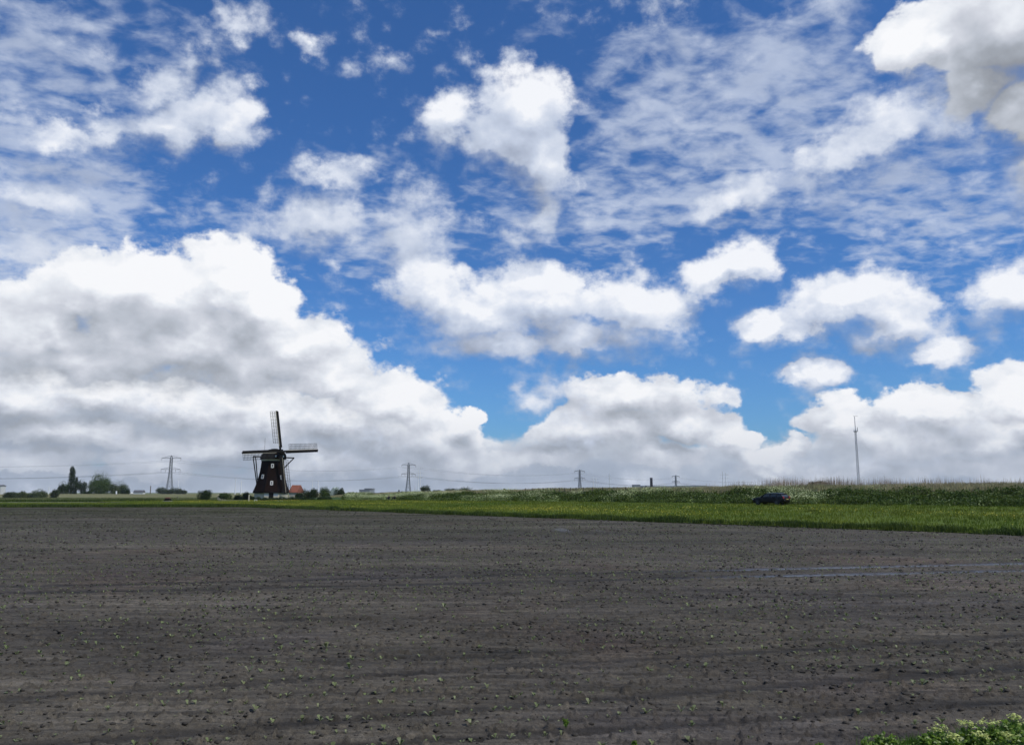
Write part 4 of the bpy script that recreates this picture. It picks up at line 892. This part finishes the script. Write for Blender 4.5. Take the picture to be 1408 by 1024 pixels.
# one more pylon stands outside the frame on the left; its wires cross the sky
pA = pylon(236, 626, 1000, 'largest lattice power pylon, above the trees at left', yaw=R(10)); pylon(562, 636, 1290, 'lattice power pylon right of the windmill, second largest', yaw=R(22))
pylon(797, 645.5, 1620, 'faint lattice power pylon over the long grey warehouse', yaw=R(20)); pylon(929, 653, 2150, 'smallest lattice power pylon, right of the dark chimney', yaw=R(20))
off = [v+Vector((-470, -110, 0)) for v in PLS[0]]
off2 = [v+Vector((420, 470, 0)) for v in PLS[3]]
chain = [off]+PLS+[off2]
WIRE = plain('wire', (.10, .105, .11), .6, var=.05)
names = ['upper left-hand', 'upper right-hand', 'lower outer left-hand', 'lower inner left-hand', 'lower outer right-hand', 'lower inner right-hand']
for i in range(6):
    w = MB()
    for A, B in zip(chain[:-1], chain[1:]):
        a, b = A[i], B[i]; prev = a
        for s in range(1, 15):
            f = s/14; q = a.lerp(b, f)-Vector((0, 0, 9.5*4*f*(1-f))); rad = .075*((prev.y+q.y)/2)/1000
            w.tube(prev, q, rad, rad, 3); prev = q
    tag(w.build('power_line', WIRE), names[i]+' conductor strung between the lattice pylons across the sky', 'power line', 'wires between the pylons')
def twin(px, gap, ytop, Y, label, arms=True, single=False):
    p = at(px, ytop, Y); H = p.z; root = empty('pole_pylon', (p.x, Y, 0)); k = Y/1000
    for s in ((0,) if single else (-1, 1)):
        o = MB().tube((s*gap*k/2, 0, 0), (s*gap*k/2, 0, H-(0 if s < 1 else gap*.4*k)), .85*k*.75, .50*k*.75, 8).build('pole', PWH, root)
    if arms:
        for f in (.70, .86): MB().bar((-gap*k*1.4-1.5, 0, H*f), (gap*k*1.4+1.5, 0, H*f), .35*k*.6, .3*k*.6).build('arm', STEEL, root)
    tag(root, label, 'pole', 'white pole pylons on the horizon'); return root
twin(328.3, 7.3, 657, 1100, 'pair of slim white poles close left of the windmill', arms=False)
twin(434, 7.5, 657, 1500, 'pair of slim white poles above the bushes right of the windmill', arms=False)
twin(576.8, 2.6, 646, 1700, 'pair of white poles with short arms right of the second lattice pylon')
twin(838, 1.0, 650, 1900, 'white pole with two short arms over the long grey warehouse', single=True)
twin(995.5, 3.8, 648.5, 1900, 'pair of white poles with arms rising behind the reeds left of the car')
twin(245.5, 2, 659, 1300, 'single white pole just right of the largest lattice pylon', arms=False, single=True)
twin(67.5, 2, 669, 900, 'short white pole left of the tall poplar', arms=False, single=True)
twin(817.5, 3.4, 655.5, 2400, 'faint grey pole pair between the third lattice pylon and the armed white pole')
twin(1140, 5, 658.5, 2300, 'tiny faint pole with arm above the brown bush on the dike', single=True)
# radio mast
mY = 950; mp = at(1182, 676, mY); mt = at(1182, 571, mY).z; mast = empty('radio_mast', (mp.x, mY, 0))
MST = plain('mast_steel', (.38, .38, .40), .55, var=.12, scale=.05)
t = MB(); zs = np.linspace(0, mt*.80, 28)
def mr_(z): return 1.75-.75*z/(mt*.8)
for a, b in zip(zs[:-1], zs[1:]):
    A = [Vector((mr_(a)*math.cos(q), mr_(a)*math.sin(q), a)) for q in (0.3, 2.39, 4.49)]; Bq = [Vector((mr_(b)*math.cos(q), mr_(b)*math.sin(q), b)) for q in (0.3, 2.39, 4.49)]
    for i in range(3): t.bar(A[i], Bq[i], .32, .32); t.bar(A[i], Bq[(i+1) % 3], .22, .22); t.bar(Bq[i], Bq[(i+1) % 3], .22, .22)
t.build('lattice_tower', MST, mast); MB().tube((0, 0, mt*.80), (0, 0, mt-1), .48, .34, 8).build('top_tube', MST, mast)
p_ = MB(); p_.tube((0, 0, mt*.79), (0, 0, mt*.80), 2.4, 2.4, 10); p_.build('platform', STEEL, mast)
a_ = MB(); a_.bar((-1.8, 0, mt-1), (3.6, 0, mt-1), .3, .3); a_.tube((2.6, 0, mt*.80), (2.6, 0, mt*.85), .35, .3, 6); a_.build('aerial', STEEL, mast)
for k in range(4): MB().tube((2.1*math.cos(k*1.57), 2.1*math.sin(k*1.57), mt*.80), (2.1*math.cos(k*1.57), 2.1*math.sin(k*1.57), mt*.80+2.6), .22, .22, 6).build('antenna', PWH, mast)
tag(mast, 'tall thin grey lattice radio mast rising above the dike at right', 'radio mast')
# ------------------------------------------------------------- fence posts on the dike, gates and posts at the mill
POSTW = plain('post_wood', (.13, .11, .085), .9, var=.3, scale=4)
fp = [722, 731, 740, 746, 752, 756, 762, 768, 775, 783, 790, 800, 812, 826, 841, 857]
fr = empty('fence', (0, 0, 0)); prev = None; wm = MB(); first = None
def dike_pt(px, o):
    # point of the line at offset o seen in picture column px
    u = (px-704)/FPX/(cp); x0, y0 = from_to(0, o); t = (u*y0-x0)/(LD.x-u*LD.y); x, y = from_to(t, o); return x, y
x0, y0 = dike_pt(790, 43.0); fr.location = (x0, y0, float(land_z(x0, y0)))
for i, px in enumerate(fp):
    x, y = dike_pt(px, 43.0); z = float(land_z(x, y)); p = Vector((x, y, z))-fr.location
    m = MB(); m.tube(p-Vector((0, 0, .3)), p+Vector((.02*rnd.uniform(-1, 1), 0, 1.05)), .085, .075, 7); m.build('post', POSTW, fr)
    if prev is not None:
        for hh in (.45, .85): wm.tube(prev+Vector((0, 0, hh)), p+Vector((0, 0, hh)), .012, .012, 4)
    prev = p
wm.build('wire', STEEL, fr); tag(fr, 'wire fence with weathered wooden posts on the dike slope, left of the chimney', 'fence')
def post(px, yt, yb, Y, r, mat, label, cat='post', name='post'):
    b = at(px, yb, Y); t_ = at(px, yt, Y).z-b.z; m = MB(); m.tube((0, 0, -.2), (0, 0, t_), r, r*.9, 8); m.tube((0, 0, t_), (0, 0, t_+r*.5), r*1.15, r*.7, 8)
    o = m.build(name, mat); o.location = b; return tag(o, label, cat)
post(341.8, 680.5, 692, 181, .15, CREAM, 'pale wooden gate post at the left corner of the windmill yard')
post(159.5, 675.5, 683.5, 470, .45, PWH, 'thin white post in front of the paler round tree at far left')
post(548.5, 673.8, 679, 200, .18, WOODD, 'dark stubby post on the dike behind the seated people')
post(206.5, 668, 679, 700, .4, POSTW, 'small dark pole far behind the white farmhouse', 'pole')
post(244, 686.5 - 4, 687.2, 300, .15, POSTW, 'thin grey post in the rough pasture below the largest pylon')
def gate(px0, px1, yt, yb, Y, mat, label, rails=2, name='gate', posts=2, r=.05):
    a, b = at(px0, yb, Y), at(px1, yb, Y); h_ = at(px0, yt, Y).z-a.z; root = empty(name, a); L = b.x-a.x
    for i in range(posts): MB().tube((L*i/(posts-1), 0, -.3), (L*i/(posts-1), 0, h_), r, r, 6).build('post', mat, root)
    for k in range(rails): z = h_*(1-.42*k)-r; MB().bar((0, -r*1.4, z), (L, -r*1.4, z), r*.8, r*2).build('rail', mat, root)
    return tag(root, label, name if name != 'gate' else 'gate')
gate(380.5, 390, 688, 692, 181, PWH, 'low white rail gate in the grass before the windmill', rails=1)
gate(349.5, 353, 686.5, 691.5, 181, PWH, 'small white T shaped rail left of the windmill door', rails=1)
gate(123, 154, 680.5, 684.5, 440, POSTW, 'dark wooden pasture fence below the largest round tree', rails=2, name='fence', posts=12, r=.16)
gate(300, 344, 687.5, 689.8, 205, CREAM, 'long low pale footbridge rail left of the windmill', rails=1, name='fence', posts=7, r=.05)
# small sluice box on the ditch path
sb = at(230.5, 689.8, 197); sl_ = empty('sluice', (sb.x, 197, 0.05))
MB().box((0, 0, .12), (1.9, 1.2, .34)).build('concrete_base', plain('concrete', (.34, .33, .31), .9), sl_)
m = MB(); m.box((-.0, 0, .60), (1.25, .8, .66)); m.box((-.74, 0, .42), (.16, .7, .3)); m.box((.74, 0, .42), (.16, .7, .3)); m.build('box', WOODD, sl_); MB().box((0, 0, 1.06), (.95, .75, .24)).build('brick_cap', BRICK, sl_)
tag(sl_, 'small dark sluice box with reddish top beside the path, below the largest pylon', 'sluice')
# ------------------------------------------------------------- parked car
def make_car():
    cx, cy = dike_pt(1051, 34.2); root = empty('parked_car', (cx, cy, float(land_z(cx, cy))+.02)); root.rotation_euler = (0, 0, math.atan2(-LD.y, -LD.x) if LD.y < 0 else math.atan2(LD.y, LD.x))
    P = plain('car_paint', (.006, .0045, .0035), .45, var=.1, spec=.25, coat=.12); G = plain('car_glass', (.05, .06, .06), .10, var=.1, spec=.5); T = plain('tyre', (.02, .02, .02), .9); RM = plain('wheel_rim', (.10, .10, .105), .5, metal=.5)
    RL = plain('tail_lamp', (.30, .02, .025), .3, var=.1); HL = plain('head_lamp', (.6, .62, .65), .2, var=.1); PL = plain('number_plate', (.40, .32, .10), .5, var=.02); CH = plain('roof_rail', (.45, .46, .47), .35, metal=.7)
    L = 4.6
    # side outline, front at +x: (x, z_low, z_belt)
    sec = [(2.28, .42, .62), (2.22, .30, .74), (2.0, .24, .84), (1.55, .24, .93), (1.0, .24, .99), (.8, .24, 1.0), (0, .24, 1.0), (-1.0, .24, 1.02), (-1.8, .26, 1.04), (-2.15, .30, 1.02), (-2.26, .40, .9), (-2.30, .45, .62)]
    def ringat(x, zl, zh, hw):
        return [Vector((x, -hw*.93, zl)), Vector((x, -hw, zl+.18)), Vector((x, -hw, (zl+zh)/2+.1)), Vector((x, -hw*.95, zh-.03)), Vector((x, -hw*.8, zh)), Vector((x, 0, zh+.03)), Vector((x, hw*.8, zh)), Vector((x, hw*.95, zh-.03)), Vector((x, hw, (zl+zh)/2+.1)), Vector((x, hw, zl+.18)), Vector((x, hw*.93, zl))]
    hws = [.66, .78, .86, .89, .90, .90, .90, .90, .89, .86, .82, .76]
    m = MB(); m.rings([ringat(x, a, b, w) for (x, a, b), w in zip(sec, hws)])
    # wheel arches as dark lips
    body = m.build('body', P, root, smooth=False)
    gh = [(.98, .99, .80), (.30, 1.38, .66), (.05, 1.43, .64), (-.8, 1.46, .64), (-1.6, 1.43, .63), (-1.85, 1.38, .62), (-2.12, 1.03, .78)]
    c = MB(); c.rings([[Vector((x if z > 1.1 else x, -hw if z < 1.1 else -hw, z)), Vector((x, -hw*.9, z+.03)), Vector((x, hw*.9, z+.03)), Vector((x, hw, z))] for x, z, hw in gh[1:6]]+[]); c.v = c.v
    # glasshouse: glass tub with a roof shell and pillars
    gl = MB(); low = [(.98, .82), (-2.10, .80)]
    ps = [Vector((.98, -.80, .99)), Vector((.98, .80, .99)), Vector((-2.12, .78, 1.02)), Vector((-2.12, -.78, 1.02)), Vector((.28, -.64, 1.39)), Vector((.28, .64, 1.39)), Vector((-1.84, .62, 1.39)), Vector((-1.84, -.62, 1.39))]
    gl.add(ps, [(0,1,2,3)[::-1], (4,5,6,7), (0,4,5,1), (1,5,6,2), (2,6,7,3), (3,7,4,0)]); gl.build('window_glass', G, root)
    rf = MB(); rf.rings([[Vector((x, -w, z-.06)), Vector((x, -w*.9, z)), Vector((x, 0, z+.025)), Vector((x, w*.9, z)), Vector((x, w, z-.06))] for x, z, w in ((.36, 1.385, .64), (.1, 1.43, .66), (-.8, 1.465, .67), (-1.6, 1.45, .66), (-1.98, 1.40, .62))]); rf.build('roof', P, root)
    for s in (-1, 1):
        pl = MB()
        for a, b in (((.98, s*.815, .99), (.28, s*.65, 1.40)), ((-.35, s*.815, .99), (-.38, s*.66, 1.42)), ((-1.35, s*.81, 1.0), (-1.3, s*.655, 1.42)), ((-2.10, s*.79, 1.02), (-1.82, s*.635, 1.40))): pl.bar(a, b, .09, .07, (1, 0, 0))
        pl.build('pillar', P, root)
        MB().bar((.1, s*.60, 1.50), (-1.65, s*.60, 1.50), .04, .04).build('roof_rail', CH, root)
        mm = MB(); mm.box((.78, s*.98, 1.04), (.14, .2, .14)); mm.build('wing_mirror', P, root, bevel=.03)
        hl = MB(); hl.box((2.13, s*.62, .68), (.22, .34, .14), Matrix.Rotation(-s*.25, 3, 'Z')); hl.build('headlight', HL, root, bevel=.03)
        tlm = MB(); tlm.box((-2.24, s*.70, .92), (.16, .22, .30), Matrix.Rotation(.1, 3, 'Y')); tlm.build('tail_light', RL, root, bevel=.03)
        for k, x0 in enumerate((.32, -.75)):
            dd = MB(); dd.bar((x0+.5, s*.905, .93), (x0-.5, s*.905, .93), .012, .03); dd.bar((x0-.1, s*.912, .85), (x0-.3, s*.912, .85), .03, .03); dd.build('door_trim', CH if False else P, root)
    bp = MB(); bp.box((-2.31, 0, .52), (.12, 1.55, .24)); bp.build('rear_bumper', P, root, bevel=.03)
    MB().box((-2.36, 0, .72), (.10, .50, .10)).build('number_plate', PL, root)
    MB().box((2.25, 0, .56), (.10, 1.0, .16)).build('grille', T, root, bevel=.02)
    for x in (1.42, -1.38):
        for s in (-1, 1):
            w = MB(); pr = [(.20, -.10), (.31, -.11), (.335, -.07), (.335, .07), (.31, .11), (.20, .10)]
            rg = []
            for r, y in pr: rg.append([Vector((x+r*math.cos(t), s*.82+y, .33+r*math.sin(t))) for t in np.linspace(0, 2*math.pi, 21)[:-1]])
            w.rings(rg); wo = w.build('wheel', T, root, smooth=False)
            q = MB(); q.tube((x, s*.93, .33), (x, s*.90, .33), .05, .05, 8)
            for k in range(5): a = k*1.2566; q.bar((x, s*.92, .33), (x+.2*math.cos(a), s*.915, .33+.2*math.sin(a)), .05, .06)
            q.rings([[Vector((x+r*math.cos(t), s*yy, .33+r*math.sin(t))) for t in np.linspace(0, 2*math.pi, 21)[:-1]] for r, yy in ((.235, .90), (.235, .93), (.20, .93), (.20, .90))], cap=False)
            q.build('rim', RM, wo)
            # dark arch lip
            ar = MB()
            for k in range(8):
                t0, t1 = math.pi*k/8, math.pi*(k+1)/8; ar.bar((x+.38*math.cos(t0), s*.885, .33+.38*math.sin(t0)), (x+.38*math.cos(t1), s*.885, .33+.38*math.sin(t1)), .07, .05)
            ar.build('wheel_arch', T, root)
    root.scale = (.92, .92, .95)
    tag(root, 'dark estate car with roof rails parked in the grass at the foot of the dike', 'car'); return root
make_car()
# ------------------------------------------------------------- two seated people
SKIN = plain('skin', (.42, .27, .20), .6, var=.05)
def person(px, o_, top_m, trou, hairm, label, seed, face):
    x, y = dike_pt(px, o_); root = empty('person', (x, y, float(land_z(x, y))+.02), face)
    # joints: seated on the ground, knees drawn up, hands on the knees; +x is forward
    J = [((0,0,.14),.15),((0,0,.34),.145),((.03,0,.52),.155),((.05,0,.62),.06),((.08,0,.72),.085),((.09,0,.80),.085)]
    E = [(0,1),(1,2),(2,3),(3,4),(4,5)]
    def add(p, r, par): J.append((p, r)); E.append((par, len(J)-1)); return len(J)-1
    for s in (-1, 1):
        h_ = add((.06, s*.10, .12), .10, 0); k = add((.42, s*.13, .46), .068, h_); a = add((.56, s*.12, .08), .045, k); add((.72, s*.13, .05), .036, a)
        sh = add((.04, s*.19, .53), .062, 2); el = add((.18, s*.26, .36), .045, sh); wr = add((.40, s*.17, .50), .030, el); pm = add((.46, s*.15, .525), .034, wr)
        for f in range(4):
            b = add((.50, s*(.115+.022*f), .53), .010, pm); add((.545+.005*(f in (1, 2)), s*(.112+.024*f), .505), .009, b)
        th = add((.46, s*.10, .535), .011, pm); add((.49, s*.085, .52), .009, th)
    me = bpy.data.meshes.new('body'); me.from_pydata([j[0] for j in J], E, []); o = bpy.data.objects.new('body', me); COL.objects.link(o)
    md = o.modifiers.new('skin', 'SKIN'); sv = me.skin_vertices[0].data
    for i, (p, r) in enumerate(J): sv[i].radius = (r, r)
    sv[0].use_root = True; sb_ = o.modifiers.new('sub', 'SUBSURF'); sb_.levels = 1; sb_.render_levels = 1
    dg = bpy.context.evaluated_depsgraph_get(); nm = bpy.data.meshes.new_from_object(o.evaluated_get(dg)); nm.name = 'body'; bpy.data.objects.remove(o)
    nm.materials.clear()
    for m_ in (top_m, trou, SKIN): nm.materials.append(m_)
    for p in nm.polygons:
        c = p.center
        p.material_index = 2 if (c.z > .60 or (c.x > .43 and c.z > .5)) else (1 if (c.z < .2 or (c.x > .12 and abs(c.y) < .2 and not (c.z > .47 and c.x < .4))) else 0)
        p.use_smooth = True
    b = link(bpy.data.objects.new('body', nm), root)
    hd = bmesh.new(); bmesh.ops.create_uvsphere(hd, u_segments=12, v_segments=8, radius=.108)
    for v in list(hd.verts):
        if v.co.z < -.03 and v.co.x > -.02: pass
    bmesh.ops.delete(hd, geom=[v for v in hd.verts if v.co.x > .045 and v.co.z < .045 or v.co.z < -.075], context='VERTS')
    hm = bpy.data.meshes.new('hair'); hd.to_mesh(hm); hd.free(); hm.materials.append(hairm); ho = link(bpy.data.objects.new('hair', hm), root); ho.location = (.075, 0, .80)
    fc = MB(); fc.add([(.165, -.012, .77), (.165, .012, .77), (.19, 0, .765), (.168, 0, .80)], [(0, 1, 2), (0, 2, 3), (1, 3, 2), (0, 3, 1)]); fc.build('nose', SKIN, root)
    ey = MB()
    for s in (-1, 1): ey.box((.162, s*.032, .80), (.01, .02, .01))
    ey.build('eyes', WOODD, root)
    root.location.z += .25; root.scale = (1.12,)*3
    return tag(root, label, 'person', 'people sitting at the foot of the dike')
BLK = plain('black_cloth', (.014, .014, .018), .9); NVY = plain('dark_trousers', (.018, .020, .03), .9); HB = plain('dark_hair', (.015, .011, .009), .7)
fa = math.atan2(-LN.y, -LN.x)
person(539.3, 33.4, BLK, NVY, HB, 'left, smaller person in dark clothes sitting in the grass at the dike foot', 1, fa+.3); person(547.3, 33.2, BLK, BLK, HB, 'right, larger person in black sitting in the grass at the dike foot', 2, fa-.2)
# ------------------------------------------------------------- air
hz_m = bpy.data.materials.new('haze_air'); hz_m.use_nodes = True; N = NT(hz_m.node_tree); out = N.n('ShaderNodeOutputMaterial'); pv = N.n('ShaderNodeVolumePrincipled')
pv.inputs['Color'].default_value = (.86, .92, 1, 1); pv.inputs['Density'].default_value = .00007; pv.inputs['Anisotropy'].default_value = .2
N.link(pv.outputs[0], out.inputs['Volume'])
hb = MB().box((0, 1300, 60), (5200, 3600, 124)).build('haze', hz_m); tag(hb, 'thin pale haze over the fields', 'haze', kind='stuff')
scene.cycles.volume_bounces = 0; scene.cycles.volume_step_rate = 1
